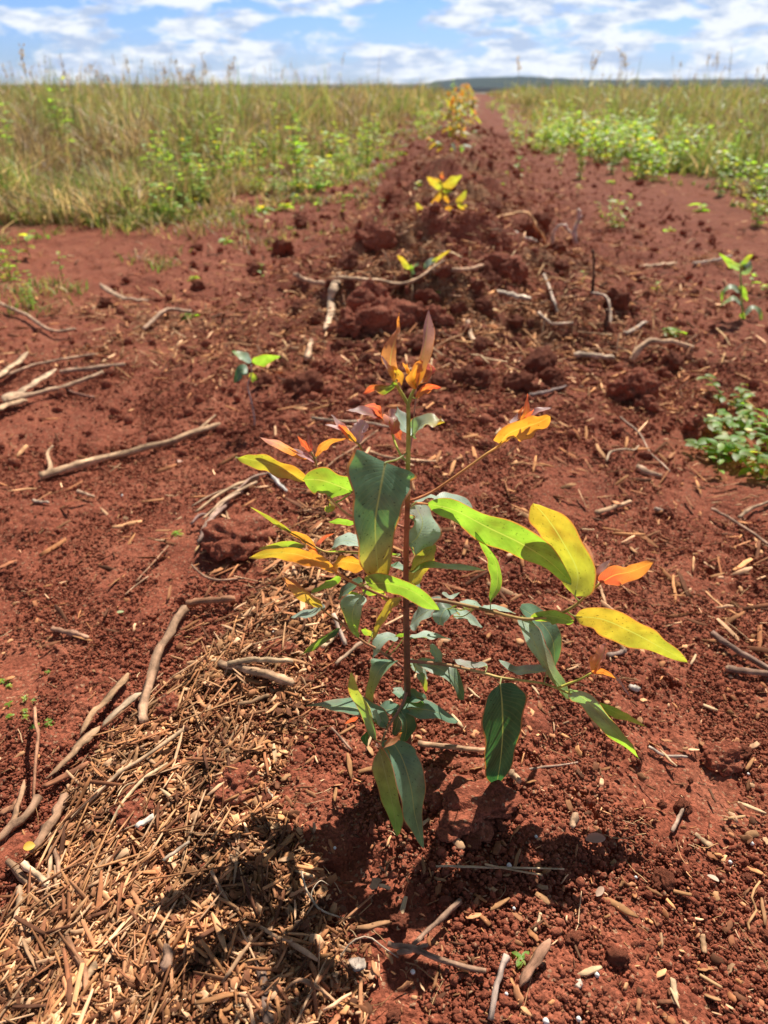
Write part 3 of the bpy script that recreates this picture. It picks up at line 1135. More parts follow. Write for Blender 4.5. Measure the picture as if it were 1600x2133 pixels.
stick('splinter', [(165, 2082), (190, 2055), (212, 2026)], 14, 'broad pale bark flake at the lower left', 'splinter', (0.56, 0.37, 0.22), flat=0.25, ragged=True, lifts=[0.012, 0.012, 0.016])
stick('splinter', [(190, 2072), (240, 2070), (284, 2074)], 10, 'level tan strip beside the bent reddish twig', 'splinter', (0.45, 0.23, 0.13), flat=0.5, lifts=[0.008] * 3)
stick('wood_chip', [(344, 2042), (358, 2016), (352, 1998)], 15, 'brown wood chip standing in the litter at the bottom', 'wood chip', (0.40, 0.24, 0.16), flat=0.25, ragged=True, lifts=[0.01, 0.016, 0.02])
for i, (a, b, c, d, w, cl, lb) in enumerate([
        (14, 2150, 37, 2030, 12, (0.46, 0.28, 0.16), 'leftmost of the parallel straws at the bottom left corner'),
        (34, 2150, 47, 2040, 10, (0.6, 0.42, 0.26), 'palest of the parallel straws at the bottom left corner'),
        (56, 2150, 62, 2044, 11, (0.42, 0.27, 0.16), 'ribbed straw in the middle of the bottom left bundle'),
        (76, 2140, 78, 2030, 10, (0.44, 0.27, 0.17), 'rightmost of the parallel straws at the bottom left corner'),
        (100, 2040, 96, 2145, 13, (0.36, 0.23, 0.15), 'brown stick right of the bottom left straw bundle'),
        (38, 1940, 48, 1862, 12, (0.45, 0.3, 0.19), 'upright grey brown stick under the short pale cut stick'),
        (38, 2010, 70, 1952, 13, (0.50, 0.34, 0.22), 'tan split stick above the bottom left straw bundle'),
        (0, 2050, 24, 1980, 9, (0.42, 0.25, 0.15), 'thin stick at the left edge near the bottom'),
        (60, 1975, 40, 1905, 9, (0.38, 0.22, 0.13), 'thin brown stick leaning by the upright grey brown one'),
        (120, 1960, 140, 1885, 9, (0.40, 0.24, 0.15), 'short brown stick below the litter middle'),
        (186, 1870, 220, 1825, 9, (0.48, 0.3, 0.18), 'short tan stick beside the broad split wood piece'),
        (106, 1850, 108, 1745, 7, (0.42, 0.27, 0.17), 'thin stick passing just right of the yellow leaf'),
        (128, 1840, 118, 1780, 8, (0.33, 0.19, 0.12), 'curved brown stick right of the yellow leaf')]):
    stick('stick', [(a, b), ((a + c) / 2 + 3, (b + d) / 2), (c, d)], w, lb, col=cl, lifts=[0.007] * 3, flat=0.8)

# in and under the plant, lower right
stick('stick', [(872, 1560), (920, 1563), (965, 1569), (1015, 1571)], 11, 'tan stick lying beside the base of the seedling', col=(0.5, 0.3, 0.18), lifts=[0.003] * 4)
stick('stick', [(1060, 1618), (1070, 1629), (1082, 1641)], 12, 'stub of pale stick under the hanging dark leaf', col=(0.52, 0.33, 0.2), lifts=[0.005] * 3)
stick('root', [(1065, 1601), (1095, 1607), (1125, 1602), (1165, 1598), (1202, 1592)], 4, 'wavy pale root right of the hanging dark leaf', 'root', (0.5, 0.33, 0.24), bumps=0.4)
stick('straw', [(908, 1816), (985, 1818), (1080, 1820), (1172, 1822)], 4, 'longer of two thin straws across the leaf shadow', 'straw', (0.58, 0.42, 0.26), lifts=[0.006] * 4)
stick('straw', [(1008, 1815), (1065, 1824), (1128, 1832)], 4, 'shorter of two thin straws across the leaf shadow', 'straw', (0.55, 0.38, 0.22), lifts=[0.008, 0.006, 0.004])
stick('stick', [(960, 1885), (912, 1930), (880, 1958), (854, 1986)], 9, 'bent brown stick near the bottom right of the shadow', col=(0.36, 0.22, 0.15), lifts=[0.004] * 4)
stick('stick', [(808, 1978), (860, 1992), (930, 2018), (1011, 2033)], 10, 'long dark bent stick below the shadow near the bottom', col=(0.30, 0.18, 0.12), lifts=[0.004, 0.008, 0.006, 0.004])
stick('stick', [(826, 2000), (860, 1994), (890, 1984)], 8, 'short brown stick crossing the long dark bent one', col=(0.40, 0.24, 0.16), lifts=[0.008] * 3)
stick('stick', [(1051, 2012), (1036, 2060), (1018, 2140)], 10, 'grey peeling stick standing out at the bottom edge', col=(0.46, 0.34, 0.28), lifts=[0.012, 0.01, 0.008])
stick('bark_flake', [(1143, 1981), (1112, 2022), (1080, 2064)], 19, 'flat red brown bark flake near the bottom', 'bark flake', (0.36, 0.19, 0.12), flat=0.22, lifts=[0.016, 0.01, 0.004], ragged=True)
stick('stick', [(1126, 1908), (1119, 1926), (1112, 1945)], 6, 'short pale stick above the bark flake', col=PALE)
stick('stick', [(1198, 1705), (1190, 1730)], 12, 'stubby pale chip on the soil right of the straws', 'wood chip', col=(0.5, 0.32, 0.2))
stick('stick', [(1400, 2040), (1403, 2068), (1407, 2096)], 9, 'pale chip standing near the bottom right corner', 'wood chip', col=PALE, flat=0.5)
stick('stick', [(1462, 1952), (1464, 1970), (1465, 1988)], 8, 'tan chip beside a hole at the lower right', 'wood chip', col=TAN, flat=0.6)
stick('stick', [(1449, 1742), (1464, 1754), (1480, 1768)], 9, 'tan chip on open soil at the right', 'wood chip', col=(0.46, 0.3, 0.18), flat=0.5)
stick('stick', [(1398, 1736), (1410, 1712), (1422, 1688)], 7, 'frayed grey stick on open soil at the right', col=(0.44, 0.3, 0.22))
stick('stick', [(1203, 2060), (1206, 2048)], 9, 'tiny white chip near the bottom right', 'wood chip', col=(0.66, 0.55, 0.44))
stick('root', [(1575, 1852), (1560, 1880), (1572, 1905), (1556, 1930), (1562, 1945)], 4, 'branching yellow root at the right edge', 'root', (0.55, 0.3, 0.14), forks=((0.5, [(1590, 1915, 0.0), (1600, 1935, 0.0)]),), lifts=[0.01, 0.006, 0.004, 0.002, 0])
# roots curling in the shade
stick('root', [(630, 1836), (640, 1872), (662, 1902), (690, 1912), (716, 1916)], 3.2, 'pale curling root in the middle of the shadow', 'root', (0.62, 0.48, 0.34), lifts=[0.012, 0.012, 0.006, 0.003, 0.0], forks=((0.55, [(650, 1880, 0.012), (668, 1858, 0.016), (686, 1858, 0.01)]),))
stick('root', [(702, 2010), (730, 1985), (768, 1975), (800, 1992), (830, 1998)], 3, 'thin looping root near the bottom centre', 'root', (0.56, 0.42, 0.3), lifts=[0.0, 0.012, 0.014, 0.01, 0.0])
stick('root', [(580, 2090), (620, 2066), (655, 2070), (700, 2100), (735, 2118)], 6, 'orange tinted curling root at the bottom centre', 'root', (0.5, 0.28, 0.16), lifts=[0.004, 0.014, 0.012, 0.006, 0.0])
stick('wood_chip', [(735, 2025), (748, 2022), (764, 2024)], 22, 'square grey flake beside the thin looping root', 'wood chip', (0.42, 0.33, 0.27), flat=0.15, lifts=[0.008] * 3)
# around the plant, mid ground
stick('stick', [(708, 1448), (728, 1420), (758, 1388)], 0.1, 'x') if False else None
stick('stick', [(700, 1392), (722, 1372), (755, 1346)], 8, 'tan stick lying diagonally left of the stem', col=(0.46, 0.3, 0.2), lifts=[0.003] * 3)
stick('stick', [(696, 1300), (708, 1328), (720, 1352)], 9, 'grey stick stub upright left of the stem', col=(0.42, 0.31, 0.24), lifts=[0.012, 0.008, 0.003])
stick('stick', [(672, 1352), (700, 1325)], 12, 'pale cut chip left of the stem under the leaves', 'wood chip', col=PALE, flat=0.6)
stick('twig', [(692, 1528), (710, 1546), (732, 1566)], 5, 'thin brown twig under the lowest left leaf', 'twig', (0.33, 0.2, 0.14), lifts=[0.006, 0.004, 0.0])
stick('twig', [(553, 1642), (562, 1656), (573, 1672)], 6, 'short grey twig on the soil left of the finger shaped shadows', 'twig', (0.5, 0.38, 0.28))
stick('straw', [(650, 878), (700, 884), (760, 888), (812, 896)], 6, 'grey straw just behind the dark red leaf', 'straw', (0.42, 0.31, 0.22), lifts=[0.004] * 4)
stick('straw', [(770, 945), (810, 957), (850, 962), (908, 965)], 6, 'tan straw behind the upper stem', 'straw', (0.48, 0.3, 0.18))
stick('straw', [(786, 900), (740, 935), (700, 960), (668, 990)], 4, 'thin straw slanting behind the pink leaves', 'straw', (0.42, 0.25, 0.15))
stick('stick', [(560, 985), (578, 1008), (598, 1030)], 8, 'bluish pale twig under the yellow upper left leaf', 'twig', col=(0.55, 0.5, 0.46))
stick('root', [(402, 1190), (430, 1215), (468, 1222), (510, 1218)], 5, 'thin root at the top of the chip litter', 'root', (0.34, 0.2, 0.13), lifts=[0.008] * 4)
stick('stick', [(310, 1205), (285, 1222), (262, 1242)], 4, 'thin twig on bare soil left of the litter', 'twig', col=(0.45, 0.27, 0.17))
stick('twig', [(352, 1140), (320, 1175), (285, 1215)], 3.5, 'faint straw on the smooth soil left of the clod', 'straw', (0.45, 0.26, 0.16))
stick('stick', [(112, 1316), (150, 1324), (186, 1334)], 10, 'brown stick on the smooth soil at the far left', col=(0.36, 0.2, 0.13))
stick('stick', [(71, 1047), (86, 1050), (104, 1051)], 6, 'pale stub on smooth soil under the long branch', 'wood chip', col=(0.46, 0.34, 0.25))
stick('stick', [(162, 1028), (178, 1033), (196, 1039)], 7, 'tan stub under the middle of the long branch', 'wood chip', col=(0.46, 0.3, 0.2))
# straw fan on the left rim of the mound
for i, (a, b, c, d, w) in enumerate([(540, 1000, 410, 1075, 7), (535, 1010, 425, 1090, 6), (520, 1020, 400, 1062, 5), (505, 1030, 430, 1100, 7), (480, 1050, 420, 1118, 6), (560, 990, 490, 1035, 5), (470, 1060, 415, 1140, 9), (440, 1080, 400, 1100, 6)]):
    stick('straw', [(a, b), ((a + c) / 2, (b + d) / 2 - 3), (c, d)], w, 'dry straw in the fan of straws above the round clod', 'straw', (0.52 - 0.02 * i, 0.35 - 0.015 * i, 0.21), group='fan of dry straws above the round clod', lifts=[0.002, 0.01, 0.004])
# left mid ground planks
stick('splinter', [(-10, 812), (30, 782), (62, 752)], 15, 'pale split plank at the left edge, upper one', 'splinter', (0.55, 0.38, 0.24), flat=0.4, lifts=[0.02, 0.02, 0.02], ragged=True)
stick('splinter', [(10, 850), (60, 822), (124, 788)], 22, 'widest pale split plank at the left', 'splinter', (0.58, 0.40, 0.26), flat=0.3, lifts=[0.012, 0.015, 0.02], ragged=True)
stick('splinter', [(-10, 872), (18, 858), (60, 845)], 20, 'pale bark end at the left edge under the planks', 'splinter', (0.55, 0.36, 0.22), flat=0.5, lifts=[0.01] * 3, ragged=True)
stick('stick', [(20, 850), (90, 832), (160, 812), (218, 790)], 9, 'long thin stick leading right from the split planks', col=(0.48, 0.31, 0.2), lifts=[0.012] * 4)
stick('stick', [(130, 788), (190, 780), (262, 772)], 9, 'dark topped stick behind the split planks', col=(0.4, 0.25, 0.17), lifts=[0.01] * 3)
stick('stick', [(0, 800), (90, 768), (200, 748)], 6, 'thin twig further behind the split planks', 'twig', col=(0.42, 0.26, 0.17), lifts=[0.01] * 3)
stick('stick', [(142, 818), (170, 826), (198, 832)], 6, 'dark short stick right of the split planks', col=(0.28, 0.14, 0.1))
stick('splinter', [(212, 612), (240, 628), (275, 636), (314, 636)], 12, 'curved brown bark strip in the left middle distance', 'splinter', (0.42, 0.28, 0.19), flat=0.5, lifts=[0.03, 0.02, 0.015, 0.01], ragged=True)
stick('stick', [(300, 690), (350, 668), (400, 660)], 8, 'arched stick in the left middle distance', col=(0.44, 0.29, 0.2), lifts=[0.0, 0.025, 0.01])
stick('stick', [(0, 640), (60, 668), (110, 700), (160, 696)], 7, 'long low stick at the left behind the planks', col=(0.42, 0.27, 0.18), lifts=[0.01] * 4)
# ridge crest band
stick('stick', [(690, 600), (770, 608), (850, 612), (925, 606)], 11, 'long pale split stick across the ridge behind the big clod', col=(0.5, 0.33, 0.21), lifts=[0.03] * 4, ragged=True, flat=0.6)
stick('stick', [(900, 600), (960, 586), (1010, 572)], 9, 'stick continuing right along the ridge behind the big clod', col=(0.5, 0.3, 0.19), lifts=[0.02] * 3)
stick('bark_flake', [(712, 580), (700, 610), (690, 645), (680, 695)], 26, 'pale shredded bark strip beside the big clod', 'bark flake', (0.60, 0.42, 0.28), flat=0.3, lifts=[0.02, 0.012, 0.008, 0.004], ragged=True, bumps=0.6)
stick('stick', [(612, 585), (645, 598), (680, 606)], 10, 'brown stick left of the shredded bark', col=(0.42, 0.26, 0.17), lifts=[0.012] * 3)
stick('stick', [(641, 758), (644, 738), (650, 718)], 11, 'upright pale stick stub under the shredded bark', col=(0.52, 0.34, 0.22), lifts=[0.006] * 3)
stick('stick', [(1037, 627), (1070, 633), (1104, 641)], 16, 'weathered plank stub with dark shade below it', 'wood piece', col=(0.56, 0.44, 0.34), lifts=[0.02] * 3, flat=0.6)
stick('stick', [(1062, 500), (1090, 508), (1116, 517)], 12, 'pale stub under the curled bark', 'wood piece', col=(0.58, 0.45, 0.36), lifts=[0.02] * 3, flat=0.6)
stick('stick', [(974, 676), (980, 698), (986, 722)], 10, 'short stick pointing at the viewer right of the tall leaves', col=(0.5, 0.33, 0.22))
stick('root', [(1150, 512), (1152, 490), (1165, 474), (1178, 474)], 6, 'leftmost pale looping root on the ridge at the right', 'root', (0.55, 0.42, 0.36), lifts=[0.0, 0.04, 0.06, 0.05], up=True)
stick('root', [(1174, 474), (1186, 490), (1188, 516)], 7, 'middle pale root joining the loop', 'root', (0.55, 0.42, 0.36), lifts=[0.05, 0.03, 0.0], up=True)
stick('root', [(1200, 512), (1195, 490), (1206, 462), (1204, 440)], 8, 'rightmost pale root standing up with a forked end', 'root', (0.55, 0.42, 0.36), lifts=[0.0, 0.03, 0.06, 0.08], forks=((0.8, [(1214, 452, 0.07)]),), up=True)
stick('bark_flake', [(1010, 470), (1045, 455), (1078, 446), (1100, 452), (1120, 478), (1140, 512)], 20, 'curled orange brown bark strip on the ridge', 'bark flake', (0.62, 0.34, 0.16), flat=0.3, lifts=[0.02, 0.06, 0.09, 0.08, 0.05, 0.0], bumps=0.6, ragged=True, up=True)
stick('stick', [(1332, 560), (1365, 557), (1410, 550)], 12, 'flat tan stick on the smooth soil at the right', col=(0.52, 0.34, 0.22), flat=0.5, ragged=True)
stick('twig', [(1442, 556), (1480, 550), (1520, 540)], 6, 'pale curved twig right of the flat tan stick', 'twig', col=(0.5, 0.38, 0.3), lifts=[0.004] * 3)
stick('stick', [(1233, 618), (1237, 570), (1235, 524)], 5, 'dark upright dead stem in the pit at the right', 'stump', col=DARK, lifts=[0.0, 0.06, 0.13], up=True)
stick('stick', [(1260, 690), (1264, 668), (1265, 648)], 7, 'lower dark stub standing in the soil at the right', 'stump', col=DARK, lifts=[0.0, 0.03, 0.06], up=True)
stick('stick', [(1312, 757), (1328, 733), (1350, 718), (1385, 717), (1415, 722), (1441, 730)], 12, 'pale arched stick with its free end in the air', 'branch', col=(0.55, 0.35, 0.22), lifts=[0.0, 0.012, 0.03, 0.05, 0.065, 0.075], forks=((0.98, [(1442, 745, 0.035), (1436, 765, 0.0)]),), up=2)
stick('stick', [(1195, 750), (1235, 752), (1278, 756)], 12, 'grey brown stick left of the arched stick', col=(0.45, 0.33, 0.24), lifts=[0.006] * 3)
stick('stick', [(1102, 834), (1140, 827), (1178, 815)], 7, 'dark grey stick behind the orange leaf', col=(0.26, 0.19, 0.17), lifts=[0.008] * 3)
stick('root', [(1290, 882), (1330, 915), (1352, 950), (1395, 985)], 4, 'thin long root on the slope right of the orange leaf', 'root', (0.48, 0.33, 0.24), lifts=[0.012, 0.01, 0.006, 0.0])
stick('root', [(1262, 968), (1270, 955), (1295, 950), (1318, 948), (1330, 932)], 4, 'curly fine root on the slope', 'root', (0.5, 0.36, 0.24), lifts=[0.004, 0.012, 0.012, 0.008, 0.0])
stick('stick', [(1325, 980), (1350, 990), (1378, 997)], 12, 'stubby tan stick on the right slope', col=(0.42, 0.27, 0.18))
stick('stick', [(1240, 1074), (1275, 1062), (1312, 1050)], 10, 'tan stick above the yellow leaf on the right', col=(0.52, 0.33, 0.2))
stick('stick', [(1362, 1066), (1380, 1070), (1398, 1074)], 9, 'pale stub right of the yellow leaf', 'wood chip', col=(0.5, 0.36, 0.28))
stick('twig', [(1478, 1072), (1510, 1088), (1555, 1118), (1600, 1150)], 6, 'thin dark twig at the right edge of the mound', 'twig', col=(0.36, 0.22, 0.15), lifts=[0.008] * 4)
stick('stick', [(1536, 1088), (1560, 1070), (1606, 1052)], 6, 'thin twig joining at the right edge', 'twig', col=(0.42, 0.28, 0.18), lifts=[0.006] * 3)
stick('stick', [(1476, 1332), (1530, 1368), (1608, 1412)], 12, 'dark long stick entering at the right edge, upper one', col=(0.26, 0.16, 0.12), lifts=[0.006] * 3)
stick('stick', [(1512, 1404), (1555, 1410), (1608, 1416)], 13, 'dark stick entering at the right edge, lower one', col=(0.28, 0.17, 0.12), lifts=[0.004] * 3)
stick('splinter', [(1350, 1560), (1385, 1578), (1430, 1580)], 6, 'pale grey splinter under the pointed leaf at the right', 'splinter', (0.5, 0.38, 0.3))
stick('stick', [(1266, 1372), (1284, 1366), (1302, 1360)], 9, 'brown stub behind the small lilac leaf', 'wood chip', col=(0.36, 0.25, 0.2))
stick('stick', [(1310, 1436), (1330, 1440)], 9, 'white stub under the small lilac leaf', 'wood chip', col=(0.6, 0.52, 0.44))
stick('twig', [(1130, 600), (1150, 640), (1160, 655)], 6, 'thin curved twig in the middle right distance', 'twig', (0.5, 0.38, 0.3), lifts=[0.03, 0.02, 0.0])
stick('twig', [(1120, 670), (1150, 685), (1192, 690)], 6, 'slender twig right of the tall leaves', 'twig', (0.48, 0.35, 0.26), lifts=[0.01] * 3)
stick('twig', [(1230, 620), (1262, 648), (1272, 690)], 6, 'thin twig touching the lower dark stub', 'twig', (0.46, 0.34, 0.26), lifts=[0.01, 0.03, 0.0])
stick('stick', [(1300, 700), (1325, 688), (1345, 676)], 8, 'pale stick above the arched stick', col=(0.55, 0.42, 0.33))
# random sticks over the further ridge and sides
rs3 = np.random.RandomState(77)
k = 0
while k < 200:
    px, py = rs3.rand() * 1600, 255 + rs3.rand() ** 0.8 * 520
    g = G(px, py)
    p_, q_ = rowcoord(g[0], g[1])
    if abs(p_) > 1.5 or (abs(p_) > 0.5 and rs3.rand() > 0.22):
        continue
    a = rs3.rand() * 3.14
    sc_ = 1.15 / np.linalg.norm(g - CAM)
    ln = (16 + 42 * rs3.rand() ** 2) * sc_ * 1.6
    dx, dy = math.cos(a) * ln, math.sin(a) * ln * 0.5
    c = PAL[rs3.randint(0, len(PAL))]
    stick('stick', [(px - dx, py - dy), (px, py + 2 * (rs3.rand() - 0.5)), (px + dx, py + dy)], (2.2 + 3.6 * rs3.rand()) * sc_ * 1.5, 'dry broken stick scattered along the soil strip behind the seedling', col=tuple(c), lifts=[0.01 * rs3.rand(), 0.012, 0.02 * rs3.rand()], flat=0.5 + 0.5 * rs3.rand(), group='broken sticks along the soil strip', n=9, sides=6)
    k += 1


# ------------------------------------------------------------------ clods
def clod_mesh(name, size, seed, lev=4, squash=(1, 1, 0.75)):
    v, f = {2: (IV2, IF2), 3: (IV3, IF3), 4: (IV4, IF4)}[lev]
    rs = np.random.RandomState(seed)
    d = np.ones(len(v))
    for s_, a in ((0.9, 0.5), (0.45, 0.4), (0.2, 0.22), (0.1, 0.12)):
        o_ = rs.rand(6) * 50
        d += a * (vnoise(v[:, 0] + o_[0], v[:, 1] + v[:, 2] * 0.71 + o_[1], s_, seed) + vnoise(v[:, 2] + o_[2], v[:, 0] * 0.6 - v[:, 1] + o_[3], s_, seed + 3))
    d += 0.55 * worley_bumps(v[:, 0] + 0.7 * v[:, 2] + 9, v[:, 1] - 0.5 * v[:, 2], 0.34, seed, 0.05)
    d += 0.5 * worley_bumps(v[:, 0] - 0.6 * v[:, 2] + 3, v[:, 1] + 0.6 * v[:, 2], 0.15, seed + 5, 0.1)
    d -= 0.25 * sstep(0.1, 0.4, vnoise(v[:, 0] + v[:, 2], v[:, 1], 0.3, seed + 9))
    return mk_mesh(name, v * d[:, None] * np.array(squash) * size, f, None, None, True, (M_CLOD,))


def clod(px, py, wpx, label, squash=(1, 1, 0.75), sink=0.25, seed=None, group=None, lev=4, hpx=None):
    g = G(px, py)
    r = 0.5 * wpx / FPX * np.linalg.norm(g - CAM)
    me = clod_mesh('soil_clod', r, seed or int(px + py), lev, squash)
    o = link('soil_clod', me, None, (g[0], g[1], g[2] + r * squash[2] * (0.5 - sink)))
    o.rotation_euler = (0, 0, px % 3)
    tag(o, label, 'soil clod', group)
    return o


clod(745, 690, 110, 'left end of the broken soil ledge behind the tall top leaves', (1, 0.8, 0.7), 0.15)
clod(805, 682, 95, 'middle lump of the broken soil ledge behind the tall top leaves', (1, 0.8, 0.8), 0.15)
clod(770, 655, 90, 'rear lump of the broken soil ledge behind the tall top leaves', (1, 0.8, 0.8), 0.1)
clod(862, 676, 84, 'soil lump right of the tall top leaves in the broken ledge', (1, 0.8, 0.75), 0.15)
clod(912, 668, 62, 'right end of the broken soil ledge', (1, 0.9, 0.7), 0.15)
clod(1320, 835, 80, 'dark crumbly clod on the right slope under the arched stick', (1, 0.9, 0.9), 0.1)
clod(1345, 852, 46, 'small clod leaning on the dark crumbly one', (1, 1, 0.8))
clod(500, 1130, 120, 'round smooth clod left of the lowest yellow leaves', (1.0, 0.9, 0.55))
clod(455, 1145, 60, 'small clod hugging the round smooth one', (1.0, 0.9, 0.7))
clod(920, 880, 50, 'dark clod just right of the upper stem', (1, 1, 0.8), 0.2)
clod(688, 770, 44, 'small clod on the slope left of the top leaves', (1, 1, 0.8), 0.2)
clod(392, 1258, 34, 'little clod at the upper end of the thick smooth stick', (0.8, 1, 0.9), 0.1)
clod(575, 1362, 66, 'flat smooth clod beside the crossing sticks', (0.8, 1.1, 0.45), 0.3)
clod(757, 1380, 32, 'tan pebble like clod left of the stem', (1, 0.8, 0.7), 0.1)
clod(495, 1640, 90, 'shaded clod at the upper left of the shadow', (1, 0.9, 0.6), 0.3)
clod(428, 1590, 46, 'red clod at the right rim of the chip litter', (1, 0.8, 0.5), 0.3)
clod(290, 1690, 90, 'broad clod half buried in the litter', (1, 0.8, 0.4), 0.3)
clod(350, 1485, 54, 'rounded clod at the foot of the thick smooth stick', (1, 0.9, 0.8), 0.1)
clod(990, 1690, 130, 'broad low clod in the right part of the shadow', (1, 0.9, 0.4), 0.3)
clod(905, 1640, 90, 'low clod right of the hanging leaves', (1, 0.9, 0.4), 0.3)
clod(1500, 1580, 70, 'dark clod at the right edge beside a hole', (1, 0.8, 0.6), 0.3)
clod(1010, 930, 40, 'small clod left of the orange leaf branch', (1, 0.8, 0.6), 0.3)
clod(1390, 1070, 34, 'small clod right of the yellow leaf', (1, 0.9, 0.7), 0.3)
clod(1450, 900, 60, 'clod under the flowering weed on the right', (1, 0.9, 0.8), 0.2)
clod(780, 530, 70, 'clod on the ridge crest behind the shredded bark', (1, 0.9, 0.8), 0.1)
clod(1040, 560, 90, 'clod on the ridge crest under the curled bark', (1, 0.9, 0.7), 0.2)
rs4 = np.random.RandomState(19)
clmesh = [clod_mesh('soil_clod', 1.0, 400 + k, 3, (1, 0.9, 0.7)) for k in range(6)]
k = 0
while k < 190:
    px, py = 200 + rs4.rand() * 1300, 215 + rs4.rand() ** 0.9 * 600
    g = G(px, py)
    p_, q_ = rowcoord(g[0], g[1])
    if abs(p_) > 1.3 or (abs(p_) > 0.45 and rs4.rand() > 0.10):
        continue
    r = (0.012 + 0.03 * rs4.rand() ** 2) * min(1.6, 0.6 + q_ * 0.25)
    o = link('soil_clod', clmesh[k % 6], None, (g[0], g[1], g[2] + r * 0.2))
    o.scale = (r, r, r)
    o.rotation_euler = (rs4.rand(), rs4.rand(), rs4.rand() * 6)
    tag(o, 'crumbly red soil clod on the strip behind the seedling', 'soil clod', 'soil clods along the planted ridge')
    k += 1
k = 0
while k < 60:
    px, py = 250 + rs4.rand() * 1350, 850 + rs4.rand() * 1280
    g = G(px, py)
    if litter_den(g[0], g[1]) > 0.3:
        continue
    r = 0.004 + 0.006 * rs4.rand() ** 2
    o = link('soil_clod', clmesh[k % 6], None, (g[0], g[1], g[2] + r * 0.3))
    o.scale = (r, r, r)
    o.rotation_euler = (rs4.rand() * 3, rs4.rand(), rs4.rand() * 6)
    tag(o, 'small round soil lump on the bare ground around the seedling', 'soil clod', 'small soil lumps around the seedling')
    k += 1

# white grit grains
mw, t_, n_, l_, o_ = new_mat('white_grit')
p_ = n_('ShaderNodeBsdfPrincipled')
nz = n_('ShaderNodeTexNoise')
nz.inputs['Scale'].default_value = 500
rz = ramp(n_, [(0.3, (0.45, 0.42, 0.38)), (0.6, (0.78, 0.76, 0.72))])
l_(nz.outputs['Fac'], rz.inputs['Fac'])
l_(rz.outputs['Color'], p_.inputs['Base Color'])
p_.inputs['Roughness'].default_value = 0.7
l_(p_.outputs['BSDF'], o_.inputs['Surface'])
gm = mk_mesh('grit_grain', IV1 * (1 + 0.4 * (np.random.RandomState(3).rand(len(IV1), 1) - 0.5)) * 0.0019, IF1, None, None, True, (mw,))
for (a, b) in [(1015, 1692), (1116, 1748), (1060, 1808), (1557, 1617), (1564, 1762), (1519, 1801), (1323, 1833), (1242, 2036), (1070, 1898), (1204, 2128), (1054, 2076), (698, 1772), (860, 2030), (1136, 2133), (648, 1330), (570, 1322), (255, 1036)]:
    g = G(a, b, 0.004)
    o = link('grit_grain', gm, None, tuple(g))
    s_ = 0.7 + 0.7 * random.random()
    o.scale = (s_, s_, s_)
    tag(o, 'tiny white grain of grit on the red soil', 'grit', 'white grit grains on the red soil')


# ------------------------------------------------------------------ leaves
LP = {   # reflected colour, transmitted colour
    'M': ((0.22, 0.35, 0.23), (0.24, 0.46, 0.07)),
    'T': ((0.40, 0.51, 0.42), (0.24, 0.42, 0.10)),
    'G': ((0.20, 0.33, 0.12), (0.35, 0.62, 0.035)),
    'Y': ((0.36, 0.32, 0.11), (0.68, 0.49, 0.03)),
    'V': ((0.30, 0.34, 0.12), (0.54, 0.57, 0.035)),
    'A': ((0.48, 0.29, 0.11), (0.92, 0.42, 0.03)),
    'O': ((0.52, 0.24, 0.12), (1.00, 0.36, 0.04)),
    'R': ((0.48, 0.13, 0.09), (0.95, 0.16, 0.05)),
    'L': ((0.50, 0.37, 0.37), (0.60, 0.28, 0.20)),
    'P': ((0.34, 0.14, 0.13), (0.60, 0.14, 0.10)),
    'D': ((0.045, 0.12, 0.07), (0.05, 0.20, 0.04)),
    'E': ((0.16, 0.28, 0.19), (0.14, 0.34, 0.07)),
    'B': ((0.36, 0.20, 0.12), (0.72, 0.30, 0.08)),
    'W': ((0.62, 0.50, 0.50), (0.60, 0.40, 0.34)),
}


